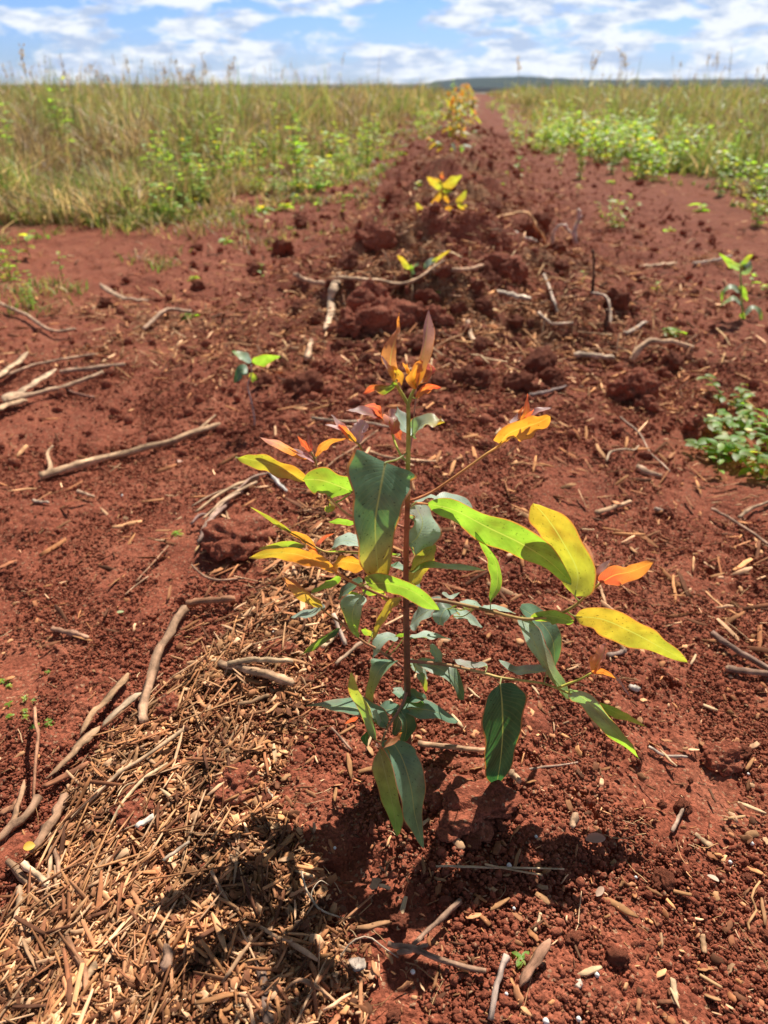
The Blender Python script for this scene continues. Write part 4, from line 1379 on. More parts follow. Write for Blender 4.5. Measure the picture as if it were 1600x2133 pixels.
def leaf_geo(P3, wapp, k, mode, fold, wav, seed, ab=(0.55, 0.85), nl=26, nw=8, cam=CAM, twist=0.0):
    """P3: midrib points base->tip (3D); wapp apparent width (m) -> V,F,uv,t"""
    k = min(0.97, k * 0.76)
    rs = np.random.RandomState(seed)
    Q = catmull(P3, nl)
    T = np.gradient(Q, axis=0)
    T /= np.linalg.norm(T, axis=1)[:, None]
    t = np.linspace(0, 1, nl)
    a, b = ab
    prof = (t ** a) * ((1 - t) ** b)
    prof = prof / prof.max()
    prof = prof * (1 + 0.09 * np.sin(t * 9 + rs.rand() * 6) + 0.045 * np.sin(t * 23 + rs.rand() * 6))
    if a > 0.15:
        prof[0] = 0.02
    else:
        prof[0] = prof[1] * 0.8
    prof[-1] = 0.0
    Wd = wapp / k

    def frames(sg):
        Sv, Nv = [], []
        for i in range(nl):
            v = nrm(Q[i] - cam)
            s_ = nrm(np.cross(T[i], v))
            d = np.cross(s_, T[i])
            ang = math.acos(k) * sg + twist * (t[i] - 0.5)
            sv = s_ * math.cos(ang) + d * math.sin(ang)
            nv = np.cross(T[i], sv)
            Sv.append(sv)
            Nv.append(nv)
        return np.array(Sv), np.array(Nv)
    best = None
    for sg in (1, -1):
        Sv, Nv = frames(sg)
        v = Q - cam
        v /= np.linalg.norm(v, axis=1)[:, None]
        a1 = Nv @ S
        a2 = -(Nv * v).sum(1)
        same = (a1 * a2)[2:-2].sum()
        sc_ = same if mode == 'R' else -same
        # prefer stronger sun on the blade
        if best is None or sc_ > best[0]:
            best = (sc_, Sv, Nv)
    _, Sv, Nv = best
    for i in range(1, nl):      # keep frames consistent
        pass
    us = np.linspace(-1, 1, nw + 1)
    ph = rs.rand(4) * 6.28
    V, uv = [], []
    for i in range(nl):
        for u in us:
            h = prof[i] * Wd * 0.5
            asym = 1 + 0.06 * (1 if u > 0 else -1) * math.sin(t[i] * 5 + ph[3])
            off = fold * abs(u) * h + 1.5 * wav * Wd * u * u * (math.sin(t[i] * 11 + ph[0] + (1.5 if u > 0 else 0)) + 0.5 * math.sin(t[i] * 21 + ph[1] * u))
            V.append(Q[i] + Sv[i] * u * h * asym + Nv[i] * off)
            uv.append((0.5 + 0.5 * u, t[i]))
    m_ = nw + 1
    F = []
    for i in range(nl - 1):
        for j in range(nw):
            a_ = i * m_ + j
            F.append((a_, a_ + 1, a_ + m_ + 1, a_ + m_))
    return np.array(V), np.array(F), np.array(uv), np.repeat(t, m_), Q


def colgrad(c1, c2, t, u=None, seed=0):
    r1, t1 = map(np.array, LP[c1])
    r2, t2 = map(np.array, LP[c2])
    s_ = (sstep(0.6, 0.98, t) if seed == 5 else sstep(0.15, 0.85, t))[:, None]
    return r1 * (1 - s_) + r2 * s_, t1 * (1 - s_) + t2 * s_


# ------------------------------------------------------------------ the eucalyptus seedling
base = at(850, 1566, Y0)
base[2] = gz(base[0], base[1]) - 0.004
seed_root = bpy.data.objects.new('eucalyptus_seedling', None)
COL.objects.link(seed_root)
seed_root.location = tuple(base)
seed_root.empty_display_size = 0.1
tag(seed_root, 'young eucalyptus seedling in the foreground with green, yellow and orange leaves', 'seedling')
BR = {}
SHIFT = {'b33': 0.042, 'b29': 0.03, 'b30': 0.035, 'b38b': 0.02, 'b38': 0.01, 'b13': 0.045, 'b22': 0.03, 'b12': 0.03, 'b9': 0.02, 'b49': 0.006, 'b54': 0.01}
C_LOW, C_MID, C_TOP, C_RED = (0.17, 0.085, 0.05), (0.26, 0.13, 0.07), (0.36, 0.42, 0.09), (0.42, 0.14, 0.09)


def branch(key, pts, w0, w1, c0, c1, name='branch', n=26):
    """pts : (px, py, dY)"""
    nb_ = len(pts) - 1
    sh = SHIFT.get(key, 0.0)
    P = np.array([at(a, b, Y0 + d + sh * (1 if key == 'b38b' else min(1.0, 1.5 * i_ / nb_))) for i_, (a, b, d) in enumerate(pts)])
    Q = catmull(P, n)
    dep = np.linalg.norm(Q - CAM, axis=1)
    t = np.linspace(0, 1, n)
    rs = np.random.RandomState(n + int(pts[0][0]))
    R = 0.5 * (w0 + (w1 - w0) * t) / FPX * dep * (1 + 0.08 * rs.rand(n))
    V, F = tube(Q, R, 8, 1, None, 0.05, rs)
    c = np.array(c0)[None] * (1 - t[:, None]) + np.array(c1)[None] * t[:, None]
    cv = np.vstack([np.repeat(c, 8, 0), c[:1], c[-1:]])
    mb = MB()
    mb.add(V - base, F, cv)
    o = link(name, mb.mesh(name, (M_STEM,)), seed_root)
    BR[key] = (o, Q)
    return o


def leaf(bk, c1, c2, pts, w, mode='T', k=0.8, fold=0.12, wav=0.03, ab=(0.55, 0.85), twist=0.0, pet=True, dy=0.0, pc=None, late=False):
    """pts : (px, py, dY) base->tip"""
    bo, BQ = BR[bk]
    P = np.array([at(a, b, Y0 + d + dy + SHIFT.get(bk, 0.0)) for a, b, d in pts])
    mid = P[len(P) // 2]
    wm = w / FPX * float((mid - CAM) @ FWD)
    sd_ = int(pts[0][0] * 31 + pts[-1][1] * 7) % 9973
    V, F, uv, t, Q = leaf_geo(P, wm, k, mode, fold, wav, sd_, ab, twist=twist)
    cr, ct = colgrad(c1, c2, t, None, 5 if late else 0)
    mb = MB()
    mb.add(V - base, F, cr, ct, uv)
    if pet:
        i = np.argmin(((BQ - P[0]) ** 2).sum(1))
        A = BQ[i]
        dist = np.linalg.norm(A - P[0])
        if dist > 0.0015:
            mid_ = (A + P[0]) / 2 + np.array([0, 0, -0.08 * dist])
            Pq = catmull([A, mid_, P[0], P[0] + (Q[2] - Q[0]) * 0.8], 9)
            r_ = 0.00075 if w > 30 else 0.00055
            Vp, Fp = tube(Pq, np.linspace(r_ * 1.1, r_ * 0.8, 9), 6)
            pcol = pc or ((0.42, 0.20, 0.09) if c1 in 'TMGDE' else (0.50, 0.40, 0.10))
            mb.add(Vp - base, Fp, pcol, np.array(pcol) * 1.1)
    me = mb.mesh('leaf', (M_LEAF,))
    o = link('leaf', me, bo)
    return o


# main stem
branch('stem', [(850, 1575, 0), (849, 1480, 0), (848, 1380, 0.0), (846, 1260, 0), (846, 1150, 0), (849, 1045, 0), (850, 960, 0), (851, 890, 0), (850, 838, 0)], 15, 8, C_LOW, (0.34, 0.36, 0.09), 'main_stem', 60)
st_o, st_q = BR['stem']
ca_ = st_o.data.color_attributes['Col']
arr = np.zeros(len(ca_.data) * 4, np.float32)
ca_.data.foreach_get('color', arr)
arr = arr.reshape(-1, 4)
vz = np.zeros(len(ca_.data) * 3, np.float32)
st_o.data.vertices.foreach_get('co', vz)
vz = vz.reshape(-1, 3)[:, 2]
h_ = vz / vz.max()
w1_ = sstep(0.55, 0.62, h_)[:, None]
w2_ = sstep(0.75, 0.86, h_)[:, None]
arr[:, :3] = ((np.array(C_LOW) * 1.1) * (1 - w1_) + np.array((0.34, 0.12, 0.06)) * w1_) * (1 - w2_) + np.array((0.36, 0.42, 0.09)) * w2_
ca_.data.foreach_set('color', arr.ravel())

# top fork
branch('topR', [(850, 842, 0), (858, 822, 0.002), (867, 803, 0.004), (873, 780, 0.004)], 8, 5, C_TOP, C_TOP)
branch('topL', [(850, 842, 0), (840, 825, 0.0), (828, 805, -0.002), (818, 785, -0.002), (813, 772, -0.002)], 8, 5, C_TOP, (0.45, 0.40, 0.08))
leaf('topR', 'A', 'L', [(870, 806, 0.004), (872, 775, 0.0), (882, 735, 0.004), (889, 690, 0.008), (893, 645, 0.012)], 25, 'R', 0.72, 0.3, 0.02, (0.5, 0.75), 0.5)
leaf('topR', 'A', 'O', [(866, 803, 0.004), (860, 785, -0.004), (868, 765, -0.008), (882, 752, -0.006)], 27, 'T', 0.85, 0.2, 0.05, (0.35, 0.6))
leaf('topR', 'A', 'P', [(874, 800, 0.006), (889, 787, 0.01), (899, 772, 0.012), (894, 757, 0.012)], 22, 'R', 0.8, 0.3, 0.04, (0.4, 0.5))
leaf('topR', 'O', 'R', [(868, 830, 0.004), (880, 814, 0.0), (898, 804, -0.004), (919, 807, -0.006)], 17, 'T', 0.8, 0.2, 0.04)
leaf('topL', 'B', 'O', [(812, 768, -0.002), (815, 738, -0.004), (824, 706, -0.002), (831, 680, 0.002), (832, 652, 0.004)], 27, 'T', 0.75, 0.3, 0.04, (0.35, 1.6), 0.7)
leaf('topL', 'A', 'L', [(823, 803, -0.002), (815, 780, -0.008), (804, 760, -0.012), (792, 740, -0.014)], 11, 'R', 0.7, 0.3)
leaf('topL', 'Y', 'A', [(815, 768, -0.002), (826, 772, -0.008), (835, 786, -0.012), (837, 804, -0.014)], 17, 'T', 0.8, 0.2, 0.04)
leaf('topL', 'G', 'R', [(826, 802, -0.002), (805, 808, -0.01), (782, 806, -0.014), (756, 819, -0.016)], 19, 'T', 0.75, 0.2, 0.05)
leaf('topR', 'A', 'O', [(853, 780, 0.0), (848, 768, 0.002), (838, 754, 0.004)], 8, 'T', 0.8)
leaf('topR', 'Y', 'O', [(857, 782, 0.0), (850, 772, 0.0), (848, 757, 0.0)], 7, 'T', 0.8)
leaf('topL', 'O', 'A', [(829, 797, 0.0), (834, 788, 0.0), (842, 778, 0.0)], 7, 'T', 0.8)
# teal leaf with yellow end behind the upper stem
branch('pA', [(851, 952, 0), (855, 930, 0.004), (860, 900, 0.008), (864, 850, 0.006), (867, 828, 0.005)], 4, 3, (0.42, 0.22, 0.16), (0.5, 0.3, 0.25))
leaf('pA', 'T', 'T', [(856, 909, 0.006), (842, 888, 0.016), (833, 868, 0.022), (826, 847, 0.026)], 24, 'R', 0.7, 0.25, 0.04, (0.5, 0.7))
leaf('pA', 'T', 'Y', [(858, 908, 0.006), (872, 890, -0.002), (895, 880, -0.006), (912, 884, -0.01), (926, 880, -0.012)], 26, 'R', 0.7, 0.3, 0.06, (0.4, 0.6), 0.5)
# dark red cluster
branch('b9', [(849, 962, 0), (836, 950, 0.002), (824, 925, 0.006), (818, 905, 0.008), (812, 880, 0.01), (806, 873, 0.01), (786, 871, 0.01)], 5, 4, C_TOP, (0.55, 0.5, 0.08))
leaf('b9', 'P', 'L', [(797, 870, 0.01), (775, 865, 0.008), (748, 856, 0.006), (722, 856, 0.004)], 17, 'R', 0.75, 0.3, 0.05)
leaf('b9', 'R', 'P', [(793, 866, 0.01), (790, 853, 0.016), (775, 846, 0.02), (754, 848, 0.022)], 17, 'T', 0.75, 0.3, 0.04, (0.4, 0.5))
leaf('b9', 'L', 'P', [(808, 876, 0.01), (817, 870, 0.004), (822, 885, -0.002), (815, 905, -0.004)], 26, 'R', 0.8, 0.25, 0.04, (0.4, 0.5))
leaf('b9', 'P', 'R', [(820, 868, 0.01), (825, 884, 0.01), (830, 902, 0.008), (836, 917, 0.006)], 17, 'T', 0.75, 0.25, 0.04, (0.4, 0.5))
leaf('b9', 'R', 'R', [(795, 872, 0.01), (788, 862, 0.004), (780, 851, 0.0)], 7, 'T')
# white and orange tips on the yellow branchlet
branch('b12', [(840, 1010, -0.004), (800, 995, -0.012), (770, 975, -0.014), (760, 950, -0.01), (749, 928, -0.008), (739, 920, -0.008)], 5, 4, (0.4, 0.3, 0.09), (0.55, 0.42, 0.09))
leaf('b12', 'W', 'W', [(749, 924, -0.008), (748, 905, -0.004), (754, 890, -0.002), (761, 877, 0.0)], 31, 'R', 0.8, 0.2, 0.04, (0.4, 0.4))
leaf('b12', 'A', 'R', [(740, 921, -0.008), (729, 905, -0.008), (716, 892, -0.008), (705, 884, -0.008)], 15, 'T', 0.8, 0.2)
leaf('b12', 'R', 'L', [(728, 906, -0.008), (716, 895, -0.002), (702, 880, 0.0), (690, 863, 0.004)], 13, 'R', 0.7, 0.2)
leaf('b12', 'P', 'L', [(722, 903, -0.008), (708, 893, -0.01), (693, 888, -0.01), (677, 885, -0.01)], 8, 'R', 0.7, 0.2)
# grey/orange tips on the upper left branchlet
branch('b13', [(846, 1100, 0), (800, 1085, -0.004), (735, 1078, -0.004), (690, 1040, 0.0), (668, 1005, 0.006), (662, 980, 0.01), (656, 957, 0.012), (648, 942, 0.012)], 6, 4, (0.40, 0.15, 0.09), (0.55, 0.36, 0.16))
leaf('b13', 'O', 'O', [(660, 952, 0.012), (668, 934, 0.012), (690, 918, 0.012), (721, 913, 0.012)], 15, 'T', 0.8, 0.2, 0.04)
leaf('b13', 'L', 'L', [(655, 960, 0.012), (640, 952, 0.006), (618, 942, 0.002), (600, 934, 0.0)], 13, 'R', 0.75, 0.2)
leaf('b13', 'O', 'L', [(646, 957, 0.012), (610, 940, 0.004), (575, 922, -0.002), (541, 911, -0.006)], 16, 'T', 0.75, 0.2, 0.04, (0.6, 0.7))
leaf('b13', 'R', 'R', [(648, 940, 0.012), (636, 926, 0.014), (619, 908, 0.016)], 12, 'T', 0.8)
leaf('b13', 'R', 'P', [(649, 940, 0.012), (645, 922, 0.014), (641, 900, 0.016)], 9, 'R', 0.8)
leaf('b13', 'Y', 'G', [(690, 1040, 0.0), (690, 1050, -0.006), (684, 1058, -0.01), (680, 1054, -0.01)], 18, 'T')
# upper left branch behind : yellow leaf and green leaf
leaf('b13', 'G', 'G', [(733, 1024, -0.006), (705, 1012, -0.016), (668, 1000, -0.018), (632, 999, -0.018)], 60, 'T', 0.9, 0.12, 0.03, (0.4, 0.55), pc=(0.42, 0.16, 0.09))
leaf('b13', 'Y', 'V', [(641, 1003, -0.01), (602, 982, -0.012), (560, 966, -0.014), (525, 958, -0.014), (491, 951, -0.014)], 34, 'T', 0.85, 0.12, 0.05, (0.55, 0.8))
# big leaf folded over in front of the stem
leaf('stem', 'E', 'Y', [(803, 963, -0.018), (799, 984, -0.024), (791, 1028, -0.033), (782, 1085, -0.040), (784, 1150, -0.042), (791, 1214, -0.040)], 132, 'R', 1.15, 0.06, 0.03, (0.07, 0.5), late=True)
# leaves behind, left, middle height
branch('b22', [(846, 1165, 0), (800, 1158, 0.006), (740, 1150, 0.008), (680, 1150, 0.01), (640, 1128, 0.012), (604, 1108, 0.012), (580, 1092, 0.012)], 5, 3, (0.36, 0.16, 0.10), (0.5, 0.44, 0.08))
leaf('b22', 'G', 'G', [(738, 1092, 0.004), (715, 1086, 0.002), (684, 1087, 0.0)], 14, 'T', 0.8, pet=False)
leaf('b22', 'V', 'V', [(598, 1106, 0.012), (575, 1090, 0.012), (550, 1072, 0.012), (520, 1055, 0.012)], 8, 'T', 0.8, 0.1, 0.03)
leaf('b22', 'V', 'Y', [(606, 1108, 0.012), (585, 1092, 0.014), (566, 1078, 0.016)], 6, 'T', 0.8)
leaf('b22', 'A', 'O', [(604, 1109, 0.012), (628, 1116, 0.012), (648, 1132, 0.01), (664, 1153, 0.008)], 15, 'T', 0.8, 0.15)
leaf('b22', 'P', 'R', [(668, 1150, 0.01), (662, 1135, 0.012), (674, 1120, 0.014), (697, 1111, 0.016)], 9, 'T', 0.8)
leaf('b22', 'O', 'O', [(664, 1152, 0.01), (652, 1146, 0.01), (640, 1138, 0.008)], 10, 'T', 0.8)
leaf('b22', 'G', 'V', [(634, 1138, 0.008), (605, 1134, 0.004), (570, 1137, 0.0), (539, 1144, -0.004)], 17, 'T', 0.75, 0.15)
leaf('b22', 'T', 'T', [(760, 1142, 0.006), (735, 1128, 0.01), (712, 1128, 0.012), (690, 1142, 0.012)], 27, 'R', 0.6, 0.15)
leaf('b22', 'G', 'G', [(834, 1155, -0.004), (790, 1152, 0.0), (730, 1150, 0.002), (670, 1148, 0.004)], 8, 'T', 0.5)
# orange pair of leaves, left middle
branch('b49', [(842, 1270, 0), (815, 1250, -0.012), (780, 1234, -0.022), (749, 1220, -0.03), (722, 1206, -0.034), (699, 1192, -0.036), (680, 1172, -0.038), (668, 1158, -0.038)], 7, 4, (0.36, 0.14, 0.09), (0.55, 0.30, 0.08))
leaf('b49', 'A', 'Y', [(701, 1194, -0.036), (665, 1172, -0.044), (620, 1155, -0.048), (570, 1152, -0.05), (519, 1161, -0.05)], 30, 'T', 0.82, 0.1, 0.03, (0.6, 0.8))
leaf('b49', 'A', 'A', [(690, 1176, -0.038), (715, 1170, -0.03), (745, 1174, -0.026), (775, 1181, -0.024)], 29, 'T', 0.8, 0.15, 0.05, (0.4, 0.45))
leaf('b49', 'G', 'G', [(765, 1216, -0.04), (810, 1216, -0.062), (860, 1232, -0.072), (895, 1258, -0.078), (917, 1271, -0.08)], 40, 'T', 0.85, 0.1, 0.02, (0.4, 0.95))
leaf('b49', 'T', 'G', [(757, 1240, -0.034), (740, 1260, -0.04), (734, 1290, -0.044), (747, 1328, -0.046)], 46, 'R', 0.85, 0.15, 0.03, (0.5, 0.9))
leaf('b49', 'E', 'E', [(754, 1213, -0.026), (735, 1222, -0.012), (718, 1232, -0.004), (704, 1248, 0.0)], 22, 'R', 0.7, 0.15)
leaf('b49', 'G', 'V', [(752, 1238, -0.03), (735, 1240, -0.02), (722, 1250, -0.014)], 14, 'T')
leaf('b49', 'G', 'V', [(756, 1228, -0.028), (778, 1232, -0.02), (795, 1238, -0.012), (806, 1252, -0.008)], 16, 'T')
leaf('b49', 'G', 'G', [(704, 1196, -0.034), (692, 1210, -0.03), (672, 1222, -0.026), (648, 1234, -0.024)], 18, 'T', 0.7, 0.15)
leaf('b49', 'Y', 'Y', [(835, 1250, -0.016), (808, 1262, -0.026), (790, 1296, -0.032), (775, 1334, -0.036)], 22, 'T', 0.8, 0.2, 0.04, (0.45, 1.0))
# right of the stem, middle
leaf('stem', 'T', 'T', [(852, 1136, 0.0), (872, 1115, 0.012), (880, 1085, 0.024), (864, 1052, 0.034)], 66, 'R', 0.85, 0.12, 0.05, (0.35, 0.35), pc=(0.5, 0.28, 0.25))
leaf('stem', 'T', 'T', [(866, 1046, 0.004), (890, 1036, 0.014), (914, 1035, 0.022)], 10, 'R', 0.5)
leaf('stem', 'Y', 'V', [(857, 1219, 0.004), (868, 1190, 0.008), (884, 1163, 0.01), (907, 1134, 0.012)], 38, 'T', 0.85, 0.12, 0.03, (0.5, 0.6))
leaf('stem', 'G', 'T', [(856, 1190, 0.0), (890, 1181, -0.008), (950, 1183, -0.014), (1010, 1189, -0.018)], 15, 'R', 0.5, 0.2, 0.03, (0.6, 0.8))
leaf('stem', 'T', 'E', [(840, 1190, 0.0), (828, 1180, 0.012), (812, 1176, 0.02)], 18, 'R', 0.7)
leaf('stem', 'T', 'T', [(846, 1210, 0.006), (868, 1222, 0.02), (878, 1230, 0.03)], 24, 'R', 0.6)
# long green leaf on the right
branch('b29', [(852, 1045, 0), (872, 1048, -0.004), (892, 1050, -0.008)], 5, 4, (0.48, 0.15, 0.09), (0.55, 0.25, 0.09), n=10)
leaf('b29', 'G', 'G', [(890, 1050, -0.008), (945, 1062, -0.012), (1015, 1098, -0.016), (1085, 1132, -0.02), (1145, 1170, -0.024), (1191, 1215, -0.028)], 60, 'T', 0.85, 0.05, 0.025, (0.55, 0.62))
leaf('b29', 'T', 'T', [(905, 1046, -0.004), (935, 1042, 0.004), (962, 1048, 0.008), (985, 1062, 0.01)], 28, 'R', 0.75, 0.1, 0.02, (0.5, 0.6), pet=False)
# upper right branch with orange leaf
branch('b30', [(852, 1045, 0), (900, 1025, -0.004), (963, 982, -0.008), (1010, 948, -0.01), (1043, 926, -0.012), (1060, 905, -0.01), (1078, 884, -0.008)], 6, 4, (0.48, 0.17, 0.08), (0.55, 0.38, 0.08))
leaf('b30', 'A', 'A', [(1041, 924, -0.012), (1060, 903, -0.018), (1098, 888, -0.02), (1122, 880, -0.02), (1146, 867, -0.02)], 42, 'T', 0.85, 0.1, 0.04, (0.4, 0.5))
leaf('b30', 'O', 'R', [(1086, 878, -0.008), (1096, 856, -0.006), (1098, 820, -0.004)], 14, 'T', 0.8)
leaf('b30', 'P', 'L', [(1090, 876, -0.008), (1118, 858, -0.006), (1149, 849, -0.004)], 12, 'R', 0.8, 0.3)
leaf('b30', 'L', 'L', [(1064, 884, -0.01), (1075, 872, -0.006), (1084, 858, -0.004)], 11, 'R', 0.8)
leaf('b30', 'R', 'R', [(1088, 878, -0.008), (1100, 866, -0.01), (1112, 852, -0.012)], 8, 'T', 0.8)
leaf('b30', 'O', 'R', [(1082, 876, -0.008), (1082, 862, -0.004), (1090, 846, -0.002)], 7, 'T', 0.8)
# right branch, middle
branch('b33', [(850, 1262, 0), (900, 1250, -0.004), (950, 1257, -0.008), (1005, 1269, -0.014), (1081, 1288, -0.022), (1120, 1288, -0.026), (1165, 1279, -0.03), (1197, 1262, -0.032), (1225, 1238, -0.034), (1250, 1215, -0.036)], 8, 5, (0.20, 0.10, 0.07), (0.55, 0.40, 0.10), n=40)
leaf('b33', 'G', 'G', [(1022, 1252, -0.016), (1036, 1215, -0.02), (1030, 1165, -0.022), (989, 1108, -0.024)], 24, 'T', 0.7, 0.3, 0.02, (0.5, 0.7))
leaf('b33', 'V', 'Y', [(1198, 1242, -0.03), (1203, 1190, -0.022), (1170, 1125, -0.018), (1140, 1080, -0.016), (1111, 1048, -0.014)], 80, 'T', 0.9, 0.06, 0.03, (0.38, 0.62))
leaf('b33', 'R', 'O', [(1252, 1214, -0.036), (1280, 1198, -0.04), (1316, 1190, -0.042), (1362, 1171, -0.044)], 40, 'T', 0.85, 0.12, 0.03, (0.5, 0.7))
leaf('b33', 'R', 'L', [(1256, 1208, -0.036), (1250, 1196, -0.03), (1260, 1182, -0.026), (1270, 1166, -0.024)], 18, 'R', 0.8, 0.2)
leaf('b33', 'Y', 'V', [(1199, 1284, -0.03), (1255, 1290, -0.036), (1320, 1318, -0.04), (1370, 1345, -0.042), (1434, 1380, -0.044)], 58, 'T', 0.88, 0.08, 0.02, (0.5, 0.75), pc=(0.55, 0.2, 0.1))
leaf('b33', 'E', 'E', [(1084, 1266, -0.022), (1120, 1290, -0.014), (1150, 1330, -0.008), (1156, 1390, -0.004)], 40, 'R', 0.8, 0.1, 0.02, (0.5, 0.55), pet=False)
leaf('b33', 'G', 'G', [(1107, 1289, -0.026), (1140, 1283, -0.034), (1170, 1288, -0.038), (1194, 1297, -0.04)], 27, 'T', 0.75, 0.1, 0.02, (0.4, 0.4))
leaf('b33', 'T', 'G', [(1084, 1282, -0.024), (1105, 1320, -0.04), (1128, 1368, -0.052), (1160, 1415, -0.06), (1188, 1455, -0.064)], 34, 'R', 0.75, 0.15, 0.03, (0.4, 0.5), 0.4)
leaf('b33', 'T', 'T', [(1005, 1268, -0.012), (1035, 1267, -0.002), (1075, 1278, 0.004)], 11, 'R', 0.5)
leaf('b33', 'T', 'T', [(921, 1236, 0.0), (940, 1244, 0.004), (959, 1234, 0.006)], 9, 'R', 0.6, pet=False)
leaf('b33', 'E', 'T', [(948, 1268, -0.006), (930, 1268, -0.016), (920, 1282, -0.022), (915, 1302, -0.026)], 38, 'R', 0.85, 0.1, 0.04, (0.3, 0.35))
leaf('b33', 'T', 'T', [(945, 1284, 0.006), (970, 1285, 0.016), (1006, 1306, 0.024)], 24, 'R', 0.7)
leaf('b33', 'T', 'T', [(915, 1266, 0.0), (890, 1274, 0.014), (868, 1290, 0.022), (855, 1303, 0.026)], 40, 'R', 0.75, 0.12)
leaf('b33', 'T', 'T', [(960, 1260, 0.002), (985, 1258, 0.012), (1010, 1268, 0.02)], 14, 'R', 0.6)
# lower right branch
branch('b38', [(852, 1377, 0), (890, 1380, -0.006), (931, 1385, -0.014), (1000, 1400, -0.028), (1039, 1411, -0.036), (1090, 1418, -0.042), (1136, 1425, -0.048), (1175, 1440, -0.052), (1190, 1446, -0.054)], 7, 4, (0.42, 0.16, 0.13), (0.5, 0.5, 0.09), n=36)
branch('b38b', [(1160, 1434, -0.051), (1187, 1423, -0.05), (1210, 1414, -0.05), (1232, 1402, -0.05)], 5, 4, (0.5, 0.45, 0.09), (0.5, 0.45, 0.09), n=12)
leaf('b38b', 'O', 'L', [(1233, 1402, -0.05), (1245, 1380, -0.048), (1256, 1360, -0.046), (1262, 1340, -0.044)], 24, 'R', 0.8, 0.25, 0.05)
leaf('b38b', 'O', 'O', [(1234, 1402, -0.05), (1255, 1398, -0.054), (1284, 1414, -0.056)], 13, 'T', 0.8)
leaf('b38b', 'B', 'L', [(1236, 1403, -0.05), (1280, 1410, -0.05), (1313, 1452, -0.05)], 7, 'R', 0.8)
leaf('b38', 'T', 'T', [(1138, 1400, -0.04), (1100, 1398, -0.028), (1066, 1395, -0.02), (1040, 1374, -0.014)], 20, 'R', 0.6, 0.2)
leaf('b38', 'D', 'D', [(1042, 1424, -0.052), (1046, 1470, -0.06), (1047, 1530, -0.064), (1042, 1590, -0.064), (1034, 1637, -0.062)], 86, 'R', 0.95, 0.06, 0.01, (0.45, 0.8), pc=(0.42, 0.16, 0.13))
leaf('b38', 'T', 'G', [(1188, 1436, -0.054), (1225, 1462, -0.058), (1265, 1505, -0.056), (1300, 1545, -0.054), (1332, 1580, -0.052)], 34, 'T', 0.7, 0.15, 0.02, (0.45, 0.9))
leaf('b38', 'G', 'V', [(1238, 1462, -0.05), (1270, 1478, -0.048), (1300, 1492, -0.046), (1346, 1514, -0.044)], 20, 'T', 0.75, pet=False)
leaf('b38', 'T', 'T', [(914, 1384, -0.01), (908, 1362, 0.0), (898, 1341, 0.008)], 20, 'R', 0.8, 0.12, 0.02, (0.4, 0.4))
leaf('b38', 'T', 'E', [(870, 1378, -0.006), (910, 1390, -0.016), (944, 1412, -0.024), (966, 1458, -0.028)], 32, 'R', 0.8, 0.12, 0.04, (0.4, 0.5))
leaf('b38', 'T', 'T', [(1015, 1388, -0.02), (985, 1386, -0.012), (962, 1382, -0.008), (944, 1372, -0.004)], 15, 'R', 0.6)
leaf('b38', 'T', 'T', [(856, 1385, 0.0), (874, 1396, 0.01), (891, 1412, 0.016)], 26, 'R', 0.7)
leaf('b38', 'T', 'V', [(870, 1402, 0.004), (882, 1416, 0.0), (887, 1442, -0.002)], 17, 'T', 0.8)
# low right of stem
leaf('stem', 'T', 'T', [(856, 1330, 0.002), (880, 1326, 0.012), (910, 1326, 0.018), (940, 1331, 0.022)], 14, 'R', 0.5, 0.15, 0.04)
# left low branch
branch('b54', [(846, 1395, 0), (815, 1372, -0.004), (785, 1352, -0.008), (755, 1335, -0.012), (715, 1301, -0.016), (690, 1284, -0.018), (669, 1268, -0.02)], 6, 4, (0.36, 0.15, 0.11), (0.42, 0.25, 0.09))
leaf('b54', 'Y', 'B', [(669, 1266, -0.02), (645, 1246, -0.022), (615, 1220, -0.024), (588, 1200, -0.026)], 25, 'T', 0.7, 0.15)
leaf('b54', 'T', 'T', [(676, 1266, -0.018), (655, 1276, -0.008), (630, 1280, -0.002), (606, 1286, 0.002)], 18, 'R', 0.6)
leaf('b54', 'D', 'G', [(708, 1310, -0.02), (685, 1322, -0.026), (655, 1344, -0.03), (624, 1366, -0.032)], 15, 'T', 0.6, 0.2)
leaf('b54', 'T', 'T', [(828, 1326, 0.0), (800, 1330, -0.008), (786, 1348, -0.014), (777, 1372, -0.018)], 26, 'R', 0.75, 0.15)
leaf('b54', 'G', 'G', [(846, 1322, 0.0), (838, 1322, -0.004), (824, 1324, -0.008)], 10, 'T')
leaf('b54', 'V', 'G', [(776, 1318, -0.006), (765, 1316, -0.002), (752, 1312, 0.0)], 16, 'T', 0.8)
leaf('b54', 'E', 'V', [(818, 1374, -0.006), (795, 1390, -0.022), (778, 1425, -0.03), (773, 1484, -0.034)], 34, 'R', 0.75, 0.2, 0.04, (0.35, 0.8))
